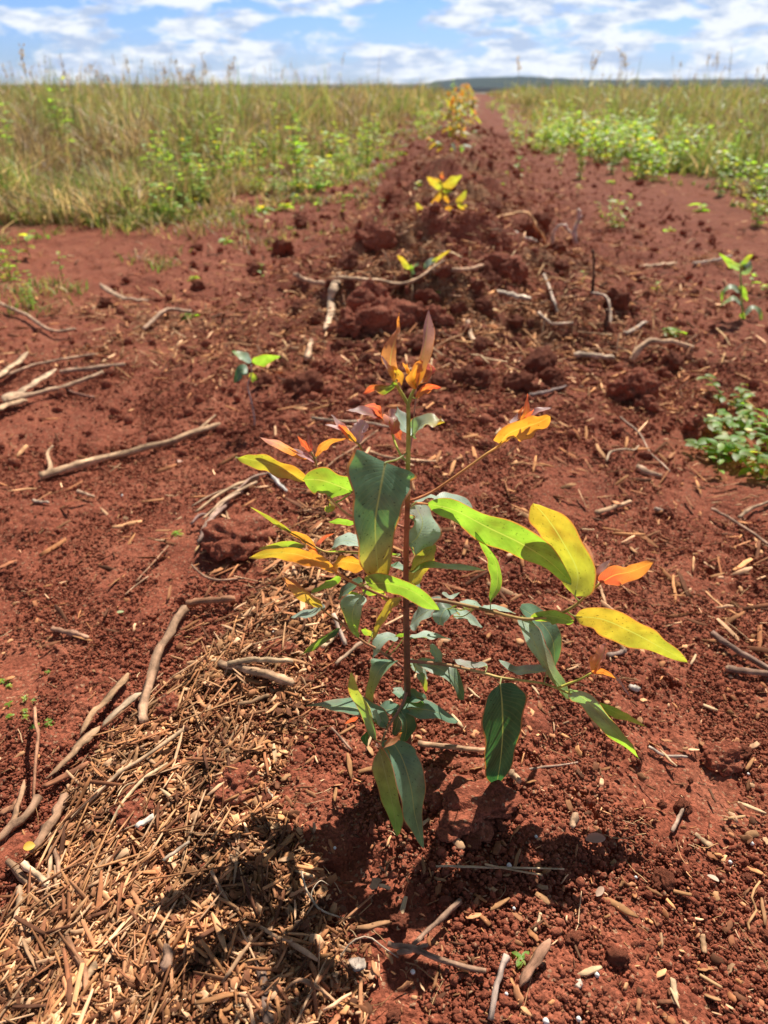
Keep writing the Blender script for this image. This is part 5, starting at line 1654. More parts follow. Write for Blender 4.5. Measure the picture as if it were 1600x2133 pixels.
# front branch with the two hanging leaves
branch('b71', [(848, 1438, 0), (842, 1460, -0.012), (831, 1480, -0.028), (818, 1500, -0.045), (807, 1516, -0.058), (799, 1536, -0.075), (795, 1556, -0.088)], 6, 5, (0.46, 0.18, 0.15), (0.40, 0.24, 0.12))
leaf('b71', 'V', 'G', [(791, 1562, -0.09), (800, 1600, -0.105), (812, 1650, -0.114), (822, 1700, -0.118), (826, 1742, -0.12)], 46, 'T', 0.8, 0.1, 0.01, (0.45, 0.8))
leaf('b71', 'E', 'M', [(815, 1540, -0.08), (838, 1580, -0.10), (856, 1640, -0.112), (865, 1700, -0.118), (883, 1768, -0.124)], 66, 'R', 0.9, 0.08, 0.01, (0.4, 0.9), pet=False)
leaf('b71', 'B', 'O', [(796, 1554, -0.088), (806, 1550, -0.096), (822, 1544, -0.1), (838, 1526, -0.1)], 15, 'R', 0.8, 0.2)
leaf('b71', 'L', 'B', [(794, 1556, -0.088), (786, 1554, -0.092), (775, 1550, -0.094)], 9, 'R', 0.7)
leaf('b71', 'E', 'E', [(836, 1478, -0.02), (862, 1476, -0.018), (905, 1482, -0.016), (954, 1504, -0.016)], 40, 'R', 0.75, 0.1, 0.02, (0.45, 0.7))
leaf('b71', 'E', 'M', [(806, 1512, -0.058), (780, 1488, -0.05), (735, 1474, -0.044), (690, 1470, -0.04), (639, 1471, -0.038)], 38, 'R', 0.6, 0.15, 0.02, (0.4, 0.9))
leaf('b71', 'M', 'V', [(781, 1540, -0.08), (772, 1505, -0.084), (758, 1465, -0.086), (742, 1430, -0.086), (732, 1400, -0.086)], 24, 'T', 0.6, 0.25, 0.02, (0.45, 0.7))
leaf('b71', 'T', 'T', [(803, 1512, -0.056), (792, 1505, -0.06), (782, 1490, -0.064), (776, 1482, -0.066)], 15, 'R', 0.7)
leaf('b71', 'E', 'E', [(828, 1480, -0.026), (808, 1478, -0.02), (790, 1484, -0.014), (778, 1496, -0.01)], 28, 'R', 0.7)
leaf('b71', 'E', 'T', [(842, 1456, -0.01), (832, 1444, 0.0), (824, 1432, 0.006)], 24, 'R', 0.75, 0.12, 0.02, (0.35, 0.4))
leaf('b71', 'E', 'E', [(848, 1462, -0.008), (865, 1452, -0.002), (880, 1458, 0.002), (888, 1472, 0.004)], 26, 'R', 0.75)
leaf('b71', 'E', 'D', [(834, 1480, -0.028), (846, 1500, -0.034), (846, 1525, -0.036), (838, 1556, -0.036)], 34, 'R', 0.8)
leaf('b71', 'E', 'D', [(832, 1482, -0.03), (828, 1505, -0.03), (820, 1530, -0.028)], 26, 'R', 0.8)
leaf('b71', 'D', 'D', [(770, 1520, -0.07), (762, 1535, -0.066), (766, 1555, -0.062)], 16, 'R', 0.8, pet=False)
leaf('b71', 'R', 'R', [(746, 1494, -0.03), (732, 1500, -0.03), (718, 1508, -0.03)], 8, 'T', 0.8, pet=False)


# ------------------------------------------------------------------ other plants
def simple_leaf(mb, P0, dirv, up, ln, wd, c1, c2, droop=0.25, nl=6, fold=0.2, seed=0):
    """small ovate leaf as a 4-wide strip"""
    dirv = nrm(np.array(dirv, float))
    side = nrm(np.cross(dirv, up))
    nrmv = np.cross(side, dirv)
    V, uv = [], []
    for i in range(nl):
        t = i / (nl - 1)
        w = wd * 0.5 * (max(t, 0.02) ** 0.6) * (max(1 - t, 0.0) ** 0.7) / 0.42
        c = P0 + dirv * ln * t - np.array([0, 0, 1]) * droop * ln * t * t
        for u in (-1, 0, 1):
            V.append(c + side * w * u + nrmv * fold * abs(u) * w)
            uv.append((0.5 + 0.5 * u, t))
    F = []
    for i in range(nl - 1):
        for j in range(2):
            a = i * 3 + j
            F.append((a, a + 1, a + 4, a + 3))
    mb.add(np.array(V), np.array(F), c1, c2, np.array(uv))


def young_tree(name, h, nleaf, ll, seed, warm=0.5, parts=True):
    """stem + foliage of a small eucalyptus"""
    rs = np.random.RandomState(seed)
    root = bpy.data.objects.new(name, None)
    COL.objects.link(root)
    st = MB()
    fo = MB()
    P = catmull([(0, 0, -0.02), (0.02 * (rs.rand() - 0.5), 0.02 * (rs.rand() - 0.5), h * 0.5), (0.03 * (rs.rand() - 0.5), 0.03 * (rs.rand() - 0.5), h)], 14)
    V, F = tube(P, np.linspace(0.0035, 0.0012, 14) * (h / 0.45), 6)
    st.add(V, F, (0.25, 0.12, 0.06))
    nb = max(3, nleaf // 6)
    for b in range(nb):
        t = 0.12 + 0.85 * b / nb
        p0 = P[int(t * 13)]
        a = rs.rand() * 6.28
        bl = h * (0.42 - 0.28 * t) * (0.7 + 0.6 * rs.rand())
        e = p0 + np.array([math.cos(a) * bl, math.sin(a) * bl, bl * (0.25 + 0.4 * rs.rand())])
        Q = catmull([p0, (p0 + e) / 2 + np.array([0, 0, 0.015]), e], 7)
        V, F = tube(Q, np.linspace(0.0016, 0.0008, 7) * (h / 0.45), 5)
        st.add(V, F, (0.40, 0.22, 0.08))
        for k in range(max(2, nleaf // nb)):
            q = Q[rs.randint(2, 7)]
            d = nrm(np.array([math.cos(a), math.sin(a), 0.1]) + (rs.rand(3) - 0.5) * 1.8)
            young = (t > 0.55) * 0.6 + 0.4 * rs.rand() < warm + 0.2
            key = rs.choice(['A', 'O', 'Y', 'Y', 'V']) if (rs.rand() < warm * (0.4 + t)) else rs.choice(['G', 'V', 'T', 'Y'])
            simple_leaf(fo, q, d, np.array([0, 0, 1.0]) + (rs.rand(3) - 0.5) * 0.9, ll * (0.6 + 0.6 * rs.rand()), ll * (0.28 + 0.12 * rs.rand()), *LP[key], droop=0.3)
    for k in range(5):
        d = nrm(np.array([rs.rand() - 0.5, rs.rand() - 0.5, 0.9]))
        key = rs.choice(['O', 'A', 'Y'])
        simple_leaf(fo, P[-1] - np.array([0, 0, 0.02 * k * h]), d, np.array([rs.rand() - 0.5, 1, 0.2]), ll * 0.8, ll * 0.25, *LP[key], droop=-0.05)
    link('stem', st.mesh('stem', (M_STEM,)), root)
    link('foliage', fo.mesh('foliage', (M_WEED,)), root)
    return root


def row_point(q, dp=0.0):
    x = X0 + q * math.sin(RA) + dp * math.cos(RA)
    y = Y0 + q * math.cos(RA) - dp * math.sin(RA)
    return np.array([x, y, gz(x, y)])


# second seedling : few bright yellow leaves
g2_ = G(925, 452)
t2 = bpy.data.objects.new('eucalyptus_seedling', None)
COL.objects.link(t2)
t2.location = tuple(g2_)
Yb = g2_[1]
tag(t2, 'small sapling with upright yellow leaves, next along the row behind the foreground seedling', 'seedling', 'eucalyptus seedlings planted along the ridge')
smb = MB()
for pts in ([(925, 460), (922, 425), (922, 392), (921, 372)], [(925, 440), (905, 445), (885, 452)], [(923, 430), (940, 428), (958, 420)]):
    P = [at(a, b, Yb) - g2_ for a, b in pts]
    V, F = tube(catmull(P, 12), np.linspace(0.005, 0.003, 12), 6)
    smb.add(V, F, (0.34, 0.2, 0.08))
stem2 = link('stem', smb.mesh('stem', (M_STEM,)), t2)


def far_leaf(parent, org, Y, pts, w, c1, c2, mode='T', k=0.85):
    P = np.array([at(a, b, Y) for a, b in pts])
    wm = w / FPX * float((P[1] - CAM) @ FWD)
    V, F, uv, t, Q = leaf_geo(P, wm, k, mode, 0.15, 0.03, int(pts[0][0] + pts[0][1]), nl=12, nw=4)
    cr, ct = colgrad(c1, c2, t)
    mb = MB()
    mb.add(V - org, F, cr, ct, uv)
    return link('leaf', mb.mesh('leaf', (M_LEAF,)), parent)


for (pts, w, c1, c2) in [
        ([(921, 392), (908, 380), (889, 368)], 19, 'V', 'Y'), ([(922, 390), (940, 378), (962, 364)], 20, 'Y', 'V'),
        ([(922, 374), (921, 366), (922, 357)], 8, 'R', 'O'), ([(921, 392), (928, 396), (942, 398)], 10, 'V', 'G'),
        ([(922, 396), (912, 410), (898, 424)], 16, 'Y', 'A'), ([(884, 450), (878, 436), (866, 422)], 15, 'Y', 'V'),
        ([(886, 454), (876, 460), (869, 466)], 12, 'Y', 'V'), ([(900, 447), (893, 455), (889, 460)], 10, 'V', 'G'),
        ([(950, 424), (960, 412), (972, 396)], 14, 'Y', 'V'), ([(956, 422), (964, 430), (976, 432)], 12, 'V', 'Y'),
        ([(928, 428), (940, 440), (944, 452)], 12, 'A', 'V'), ([(910, 444), (904, 458), (912, 470)], 12, 'G', 'Y'), ([(922, 400), (930, 410), (934, 424)], 12, 'Y', 'A')]:
    far_leaf(t2, g2_, Yb, pts, w, c1, c2)

# further plants in the row
young = [young_tree('eucalyptus_seedling', 0.42, 100, 0.088, 200 + k, 0.5) for k in range(4)]
rlab = ['first of the dense orange and yellow seedlings on the far ridge', 'tall yellow seedling just behind the dense one on the ridge']
qs = [6.1, 7.4, 8.8, 10.2, 11.6, 13.0, 14.6, 16.2, 18.0, 20, 22, 24.5, 27, 30, 33.5, 38]
for i, q in enumerate(qs):
    o = young[i] if i < 4 else copy_tree(young[i % 4])
    pnt = row_point(q, -0.12 + 0.10 * math.sin(i * 2.1))
    o.location = tuple(pnt)
    s_ = [0.95, 0.9, 0.85, 0.8, 0.85, 0.9, 0.85, 0.9, 0.9, 0.9, 0.9, 0.9, 0.9, 0.9, 0.9, 0.9][i]
    o.scale = (s_, s_, s_)
    o.rotation_euler = (0, 0, i * 1.7)
    tag(o, ['orange and yellow seedling nearest behind the small yellow one on the ridge', 'second of the orange tinted seedlings along the far ridge'][i] if i < 2 else 'distant orange leaved seedling in the line running to the horizon', 'seedling', 'eucalyptus seedlings planted along the ridge' if i < 2 else 'far seedlings in the line to the horizon')

# little two leaf sapling on the left
g3 = G(531, 886)
t3 = bpy.data.objects.new('broadleaf_sapling', None)
COL.objects.link(t3)
t3.location = tuple(g3)
tag(t3, 'tiny sapling with a bare grey stem and two spread green leaves, left of the seedling', 'sapling')
P = [at(a, b, g3[1]) - g3 for a, b in [(531, 892), (529, 865), (522, 830), (516, 802), (524, 780), (523, 760)]]
mb = MB()
V, F = tube(catmull(P, 22), np.linspace(0.0022, 0.0013, 22), 7)
mb.add(V, F, (0.40, 0.32, 0.30))
link('stem', mb.mesh('stem', (M_STEM,)), t3)
for (pts, w, c1, c2, md) in [
        ([(523, 756), (505, 742), (482, 731)], 19, 'T', 'G', 'R'), ([(525, 754), (550, 748), (584, 741)], 23, 'G', 'G', 'T'),
        ([(516, 775), (502, 775), (489, 798)], 25, 'E', 'D', 'R'), ([(522, 776), (528, 785), (526, 796)], 16, 'V', 'G', 'T'), ([(523, 756), (512, 748), (500, 746)], 14, 'T', 'T', 'R')]:
    far_leaf(t3, g3, g3[1], pts, w, c1, c2, md)

# bluish little seedling on the ridge behind the big clod
g4 = G(856, 588)
t4 = bpy.data.objects.new('broadleaf_sapling', None)
COL.objects.link(t4)
t4.location = tuple(g4)
tag(t4, 'pale bluish green sprout on the ridge behind the big clod', 'sapling')
mb = MB()
for pts in ([(856, 592), (857, 570), (856, 560)], [(856, 575), (880, 562), (900, 548)]):
    V, F = tube(catmull([at(a, b, g4[1]) - g4 for a, b in pts], 10), np.linspace(0.003, 0.002, 10), 6)
    mb.add(V, F, (0.34, 0.38, 0.1))
link('stem', mb.mesh('stem', (M_STEM,)), t4)
for (pts, w, c1, c2, md) in [([(853, 562), (842, 545), (827, 530)], 12, 'V', 'Y', 'T'), ([(858, 578), (866, 560), (872, 545)], 12, 'T', 'T', 'R'), ([(884, 560), (896, 546), (912, 538)], 14, 'T', 'T', 'R'), ([(856, 585), (846, 582), (834, 584)], 12, 'T', 'G', 'R'), ([(898, 548), (914, 536), (940, 520)], 8, 'V', 'Y', 'T'), ([(858, 580), (868, 584), (872, 592)], 13, 'T', 'T', 'R'), ([(856, 566), (858, 558), (856, 550)], 9, 'G', 'G', 'T')]:
    far_leaf(t4, g4, g4[1], pts, w, c1, c2, md)

# grass sprout at the right : arching blades
g5 = G(1545, 665)
t5 = bpy.data.objects.new('grass_sprout', None)
COL.objects.link(t5)
t5.location = tuple(g5)
tag(t5, 'single grass sprout with arching bright blades on bare soil at the right', 'grass sprout')
mb = MB()
V, F = tube(catmull([at(a, b, g5[1]) - g5 for a, b in [(1550, 672), (1546, 640), (1544, 600), (1542, 560)]], 14), np.linspace(0.004, 0.0025, 14), 6)
mb.add(V, F, (0.3, 0.42, 0.12))
link('stem', mb.mesh('stem', (M_STEM,)), t5)
for (pts, w, c1, c2, md) in [([(1543, 564), (1528, 550), (1498, 528)], 15, 'T', 'G', 'T'), ([(1543, 562), (1554, 540), (1570, 530)], 12, 'G', 'V', 'T'), ([(1542, 570), (1556, 556), (1540, 548)], 20, 'T', 'T', 'R'), ([(1545, 592), (1552, 610), (1556, 628)], 11, 'G', 'G', 'T'),
        ([(1545, 612), (1525, 598), (1508, 608), (1502, 632)], 10, 'T', 'G', 'R'), ([(1548, 640), (1530, 622), (1515, 628), (1500, 638)], 9, 'T', 'G', 'R'), ([(1550, 660), (1566, 642), (1582, 650), (1586, 680)], 10, 'T', 'G', 'R'), ([(1550, 665), (1546, 655), (1540, 658)], 10, 'G', 'G', 'T')]:
    far_leaf(t5, g5, g5[1], pts, w, c1, c2, md, 0.7)

# fallen leaves
def flat_leaf(px, py, ln, wd, rot, col, label, name='fallen_leaf', cat='leaf', up=0.006, tilt=0.2):
    g = G(px, py, up)
    mb = MB()
    simple_leaf(mb, np.array([-ln / 2, 0, 0]), (1, 0, 0), np.array([0, 0, 1.0]), ln, wd, col, np.array(col) * 1.0, droop=0.1, nl=9, fold=0.35)
    o = link(name, mb.mesh(name, (M_WEED,)), None, tuple(g))
    o.rotation_euler = (tilt, tilt * 0.6, rot)
    tag(o, label, cat)


flat_leaf(74, 1793, 0.010, 0.009, 0.4, (0.80, 0.52, 0.06), 'small round yellow leaf on the branch at the lower left', up=0.022)
flat_leaf(1240, 1754, 0.022, 0.010, 0.2, (0.62, 0.36, 0.24), 'curled pale dead leaf on open soil right of the straws')
flat_leaf(1248, 1864, 0.014, 0.006, 0.8, (0.50, 0.34, 0.24), 'small brown dead leaf below the curled pale one')
flat_leaf(1482, 1836, 0.011, 0.006, 2.3, (0.72, 0.56, 0.42), 'tiny cream dead leaf at the lower right')
flat_leaf(376, 966, 0.014, 0.010, 1.3, (0.62, 0.42, 0.32), 'pale dead leaf under the long branch')
flat_leaf(252, 1279, 0.010, 0.005, 0.5, (0.35, 0.45, 0.18), 'small green leaf on smooth soil at the left', up=0.004)
flat_leaf(1030, 655, 0.035, 0.014, 0.1, (0.7, 0.42, 0.14), 'orange dead leaf beside the weathered plank stub', up=0.014)


# weeds ------------------------------------------------------------
def weed_variant(seed, kind):
    """stem + foliage; unit about 0.2 m tall"""
    rs = np.random.RandomState(seed)
    st, fo = MB(), MB()
    nst = {'creeper': 4, 'bushy': 7, 'rosette': 1, 'sprout': 1, 'upright': 4}[kind]
    for s_ in range(nst):
        a = rs.rand() * 6.28
        h = {'creeper': 0.045, 'bushy': 0.17, 'rosette': 0.02, 'sprout': 0.09, 'upright': 0.26}[kind] * (0.6 + 0.6 * rs.rand())
        sp = {'creeper': 0.13, 'bushy': 0.14, 'rosette': 0.0, 'sprout': 0.02, 'upright': 0.06}[kind] * rs.rand()
        b0 = np.array([math.cos(a) * sp * 0.3, math.sin(a) * sp * 0.3, -0.005])
        e = np.array([math.cos(a) * sp, math.sin(a) * sp, h])
        Q = catmull([b0, (b0 + e) / 2 + (rs.rand(3) - 0.5) * 0.02, e], 10)
        V, F = tube(Q, np.linspace(0.0022, 0.001, 10), 5)
        st.add(V, F, (0.20, 0.26, 0.07))
        nl = {'creeper': 8, 'bushy': 11, 'rosette': 9, 'sprout': 5, 'upright': 22}[kind]
        for k in range(nl):
            q = Q[min(9, int((k + 1) / nl * 10))]
            aa = k * 2.4 + rs.rand()
            el = {'creeper': 0.3, 'bushy': 0.35, 'rosette': 0.25, 'sprout': 0.5, 'upright': 0.35}[kind]
            d = np.array([math.cos(aa), math.sin(aa), el + 0.5 * (rs.rand() - 0.5)])
            L0 = {'creeper': 0.036, 'bushy': 0.038, 'rosette': 0.05, 'sprout': 0.045, 'upright': 0.034}[kind] * (0.6 + 0.7 * rs.rand())
            key = rs.choice(['G', 'G', 'V', 'G'])
            key = key if rs.rand() < 0.9 else 'Y'
            tn__ = 0.7 + 0.5 * ((seed * 37) % 10) / 10
            cr, ct = tn__ * np.array(LP[key][0]) * np.array([0.9, 1.0, 0.45]) * (0.75 + 0.4 * rs.rand()), np.array(LP[key][1]) * (1.25 + 0.5 * rs.rand())
            if kind == 'creeper':
                cr = cr * np.array([0.5, 0.62, 0.5])
            simple_leaf(fo, q, d, np.array([0, 0, 1.0]) + (rs.rand(3) - 0.5) * 0.8, L0, L0 * (0.5 if kind != 'upright' else 0.4), cr, ct, droop=0.3)
    return st.mesh('stem', (M_STEM,)), fo.mesh('foliage', (M_WEED,))


WV = {k: [weed_variant(500 + 10 * j + i, k) for i in range(7)] for j, k in enumerate(['bushy', 'rosette', 'sprout', 'upright', 'creeper'])}
wn = [0]


def weed(pos, kind, s_, label, group=None, name='weed'):
    i = wn[0]
    wn[0] += 1
    root = bpy.data.objects.new(name, None)
    COL.objects.link(root)
    root.location = tuple(pos)
    root.rotation_euler = (0, 0, i * 1.3)
    root.scale = (s_, s_, s_ * (0.9 + 0.2 * ((i * 7) % 5) / 5))
    a, b = WV[kind][i % len(WV[kind])]
    link('stem', a, root)
    link('foliage', b, root)
    tag(root, label, 'weed', group)
    return root


# flowering weed patch, right edge
rs5 = np.random.RandomState(9)
fl_mat_col = ((0.75, 0.72, 0.30), (0.8, 0.75, 0.2))
for i in range(9):
    a, b = [(1470, 900), (1530, 880), (1590, 900), (1500, 945), (1560, 960), (1610, 950), (1540, 850), (1600, 1000), (1500, 985)][i]
    r_ = weed(G(a, b), 'creeper' if i < 8 else 'sprout', (0.8 if i < 8 else 0.5) + 0.15 * rs5.rand(), 'low flowering weed with small leaves in the patch at the right edge' if i < 8 else 'single leafy sprout below the flowering weed patch', 'flowering weeds in the right edge patch' if i < 8 else None)
    if i in (0, 2, 3, 5):
        mb = MB()
        for k in range(1):
            c = np.array([(rs5.rand() - 0.5) * 0.1, (rs5.rand() - 0.5) * 0.1, 0.05 + 0.02 * rs5.rand()])
            for j in range(5):
                aa = j * 1.256
                simple_leaf(mb, c, (math.cos(aa), math.sin(aa), 0.5), np.array([0, 0, 1.0]), 0.012, 0.009, *fl_mat_col, nl=4)
        link('flower', mb.mesh('flower', (M_WEED,)), r_)
# named small weeds on the soil
for (a, b, kind, s_, lb) in [
        (1280, 470, 'bushy', 0.75, 'yellow green bushy weed on the right ridge side'),
        (1395, 480, 'rosette', 0.8, 'small rosette weed right of the bushy one'),
        (1460, 438, 'rosette', 1.3, 'flat whitish green weed on the smooth soil at the right'),
        (1580, 470, 'bushy', 0.9, 'dark green weed clump at the right edge in the middle distance'),
        (1590, 410, 'bushy', 1.2, 'tall green weed at the right edge above the dark clump'),
        (1080, 360, 'sprout', 1.6, 'small plant with a dark stem right of the ridge'),
        (1132, 262, 'upright', 1.6, 'bright green weed standing alone right of the far ridge'),
        (668, 388, 'rosette', 1.5, 'green rosette weed on the soil left of the ridge'),
        (622, 414, 'rosette', 1.1, 'yellowish rosette weed beside the grass edge'),
        (715, 448, 'sprout', 1.5, 'small pale sprout on the left side of the ridge'),
        (470, 505, 'rosette', 0.9, 'low weed with two pale leaves left of the ridge'),
        (548, 470, 'sprout', 1.2, 'light green sprout at the grass edge'),
        (563, 520, 'rosette', 0.3, 'single tiny green leaf sprout on the red soil'),
        (404, 582, 'rosette', 0.5, 'tiny flat weed on the left soil'),
        (130, 585, 'sprout', 1.0, 'lime green sprout on the left soil'),
        (20, 580, 'bushy', 0.7, 'leafy weed at the left edge'),
        (68, 640, 'upright', 0.5, 'dark stemmed weed stub on the left soil'),
        (60, 535, 'sprout', 1.3, 'two bladed bright sprout at the left'),
        (1085, 1998, 'rosette', 0.17, 'tiny pale green seedling in the shadow at the bottom'),
        (720, 545, 'rosette', 0.6, 'pale leaves of a small weed on the ridge crest'),
        (912, 612, 'rosette', 0.25, 'tiny yellow green sprout on the ridge crest stick'),
        (1215, 592, 'sprout', 0.45, 'tiny green sprout beside the dark upright dead stem'),
        (370, 1110, 'rosette', 0.2, 'tiny whitish sprout left of the round clod')]:
    weed(G(a, b), kind, s_, lb)
for i in range(14):
    weed(G(rs5.rand() * 110, 1395 + rs5.rand() * 140), 'rosette', 0.07 + 0.04 * rs5.rand(), 'minute pale green seedling on smooth soil at the left edge', 'minute seedlings on the left soil')
# weeds along both edges of the strip
k = 0
while k < 85:
    q = 3.6 + rs5.rand() ** 0.8 * 7.0
    p_ = float(strip_r(q)) - 0.1 + rs5.rand() ** 1.2 * 1.8 + 0.15 * math.sin(q * 2)
    pt = row_point(q, p_)
    if q < 4.3 and p_ < 1.5:
        continue
    weed(pt, ['bushy', 'upright', 'bushy'][k % 3], 1.0 + 0.7 * rs5.rand(), 'bright green leafy weed in the band along the right side of the soil strip', 'leafy weeds along the right side of the strip')
    k += 1
k = 0
while k < 62:
    q = 3.1 + rs5.rand() ** 1.1 * 5.0
    p_ = 0.2 - float(strip_l(q)) - rs5.rand() ** 1.3 * 1.6
    if p_ < -0.47 * q - 0.1:
        continue
    weed(row_point(q, p_), ['bushy', 'upright', 'sprout', 'rosette'][k % 4], 0.8 + 0.8 * rs5.rand(), 'green weed at the foot of the tall grass left of the soil strip', 'leafy weeds at the left grass edge')
    k += 1
for i in range(38):
    q = 1.6 + rs5.rand() * 8
    p_ = (rs5.rand() - 0.5) * 2.4
    weed(row_point(q, p_), ['rosette', 'sprout'][i % 2], 0.35 + 0.5 * rs5.rand(), 'small green weed scattered on the tilled soil strip', 'small weeds scattered on the soil strip')

for i in range(60):
    q = 5.5 + rs5.rand() * 16
    sd__ = 1 if rs5.rand() < 0.5 else -1
    p_ = sd__ * (0.38 + rs5.rand() * (float(strip_r(q) if sd__ > 0 else strip_l(q)) - 0.2))
    weed(row_point(q, p_), ['bushy', 'rosette', 'upright', 'bushy'][i % 4], 0.6 + 0.7 * rs5.rand(), 'low green weed closing in on the far part of the planted ridge', 'weeds beside the far ridge')
# ------------------------------------------------------------------ grass field
def blades(x, y, h, w, lean, c1, c2, nseg=3, seed=1):
    """vectorised curved ribbons -> V,F,C,C2"""
    rs = np.random.RandomState(seed)
    n = len(x)
    z0 = HT(x, y)
    az = rs.rand(n) * 6.28
    fa = rs.rand(n) * 6.28
    t = np.linspace(0, 1, nseg + 1)
    L_ = lean[:, None] * h[:, None] * t[None] ** 2
    cx = x[:, None] + np.cos(az)[:, None] * L_
    cy = y[:, None] + np.sin(az)[:, None] * L_
    cz = z0[:, None] + h[:, None] * t[None] * (1 - 0.25 * lean[:, None] * t[None])
    ww = w[:, None] * (1 - t[None] ** 1.5 * 0.92) * 0.5
    dx, dy = np.cos(fa)[:, None] * ww, np.sin(fa)[:, None] * ww
    A = np.stack([cx - dx, cy - dy, cz], -1)
    B = np.stack([cx + dx, cy + dy, cz + 0.0], -1)
    V = np.stack([A, B], 2).reshape(n, -1, 3)
    m = 2 * (nseg + 1)
    f = np.array([(2 * i, 2 * i + 1, 2 * i + 3, 2 * i + 2) for i in range(nseg)])
    F = (f[None] + (np.arange(n) * m)[:, None, None]).reshape(-1, 4)
    return V.reshape(-1, 3), F, np.repeat(c1, m, 0), np.repeat(c2, m, 0)


GC = np.array([(0.56, 0.41, 0.24), (0.36, 0.23, 0.12), (0.17, 0.21, 0.05), (0.27, 0.28, 0.08), (0.15, 0.25, 0.05), (0.38, 0.32, 0.13), (0.20, 0.11, 0.07)])


def grass_field(name, label, n, pmin, pmax, qmin, qmax, hmin, hmax, probs, seed, wmul=1.0, tall=0.02, qpow=1.0, near_dry=False):
    rs = np.random.RandomState(seed)
    u = rs.rand(n) ** qpow
    r = (qmin + 1) * ((qmax + 1) / (qmin + 1)) ** u - 1
    s_ = rs.rand(n)
    sgn = np.sign(pmax)
    e0 = (strip_l(r) if sgn < 0 else strip_r(r)) + pmin
    lim = e0 + (np.minimum(np.abs(pmax), 1.6 + r * 1.1) - e0) * s_ ** 1.15
    p_ = np.sign(pmax) * lim
    x = X0 + r * math.sin(RA) + p_ * math.cos(RA)
    y = Y0 + r * math.cos(RA) - p_ * math.sin(RA)
    cl = fbm(x, y, 0.9, 601, 3)
    cl2 = fbm(x, y, 0.35, 611, 2)
    edge = np.abs(p_) - e0 + (1.0 if hmax < 0.35 else 0.6) * fbm(x, y, 0.6, 621, 3)
    cl3 = fbm(x, y, 0.3, 631, 3)
    keep = (edge > 0.0) & (cl3 > -0.15 + 0.3 * rs.rand(n))
    if qmin < 3:
        keep &= r > qmin + 1.3 * np.clip(fbm(x, y, 0.7, 641, 3) + 0.2, 0, 1)
    x, y, cl, cl2, edge, r, p_ = x[keep], y[keep], cl[keep], cl2[keep], edge[keep], r[keep], p_[keep]
    n = len(x)
    ramp_ = 0.25 + 0.75 * sstep(0.0, 1.4, edge)
    if hmax < 0.35:
        r = r + 4.0
    ramp_ = np.minimum(ramp_, 0.22 + 0.78 * sstep(2.8, 7.5, r))
    h = (hmin + (hmax - hmin) * rs.rand(n)) * ramp_ * (0.9 + 0.9 * cl)
    tl = rs.rand(n) < tall
    h = np.where(tl, h * 1.5, h)
    dist = np.hypot(x, y)
    w = (0.004 + 0.009 * rs.rand(n) ** 2) * wmul * (1 + dist / 9)
    w = np.where(tl, w * 0.5, w)
    lean = np.where(tl, 0.12, 0.1 + (1.9 if hmax < 0.35 else 1.1) * rs.rand(n) ** 1.3)
    pr = np.array(probs, float)
    pr /= pr.sum()
    idx = rs.choice(7, n, p=pr)
    # greener and drier drifts
    g_ = cl + 0.25 * (rs.rand(n) - 0.5)
    idx = np.where((g_ > 0.1) & (rs.rand(n) < 0.6), rs.choice([2, 3, 4], n), idx)
    if sgn < 0:
        idx = np.where((r < 7.5) & (p_ < -0.42 * r) & (rs.rand(n) < 0.8), rs.choice([0, 0, 1, 6], n), idx)
    idx = np.where((g_ < -0.05) & (rs.rand(n) < 0.6), rs.choice([0, 1, 5, 6], n), idx)
    c1 = GC[idx] * (0.55 + 0.75 * rs.rand(n, 1)) * (1 + 0.7 * cl[:, None])
    c2 = c1 * np.array([1.15, 1.15, 0.8])
    V, F, C1, C2 = blades(x, y, np.maximum(h, 0.04), w, lean, c1, c2, 3, seed + 1)
    # drooping seed heads on the tall stalks
    o = link(name, mk_mesh(name, V, F, {'Col': C1, 'Thru': C2}, None, True, (M_GRASS,)))
    tag(o, label, 'grass', kind='stuff')
    return o


grass_field('tall_grass', 'tall dry and green grass covering the field left of the soil strip', 78000, 0.15, -40, 2.4, 45, 0.34, 0.75, [6, 6, 2.5, 3, 1.5, 5, 3], 31, 1.0, 0.03, 0.8)
grass_field('tall_grass', 'tall brownish grass covering the field right of the soil strip', 72000, 0.35, 40, 4.0, 45, 0.32, 0.66, [6, 6, 2.5, 3, 1.5, 5, 4], 33, 1.0, 0.03, 0.75)
grass_field('short_grass', 'short dry grass and thatch at the left edge of the soil strip', 52000, -0.05, -5, 2.4, 10, 0.10, 0.30, [9, 8, 1, 1.5, 1, 3, 5], 35, 0.9, 0.0, 1.0)
grass_field('undergrowth', 'low green undergrowth at the right edge of the soil strip', 30000, 0.0, 5, 3.2, 12, 0.06, 0.2, [1, 1, 4, 6, 9, 2, 0.5], 37, 1.5, 0.0, 1.0)
grass_field('sparse_grass', 'sparse low green grass creeping into the left side of the soil strip', 15000, -0.6, -1.8, 3.4, 22, 0.04, 0.13, [2, 2, 3, 4, 5, 2, 1], 39, 1.1, 0.0, 1.0)
grass_field('sparse_grass', 'thin dry and green grass tufts on the bare soil at the left edge', 9000, -1.5, -3.2, 1.5, 3.4, 0.03, 0.12, [4, 4, 2, 3, 3, 3, 2], 43, 0.6, 0.0, 1.0)

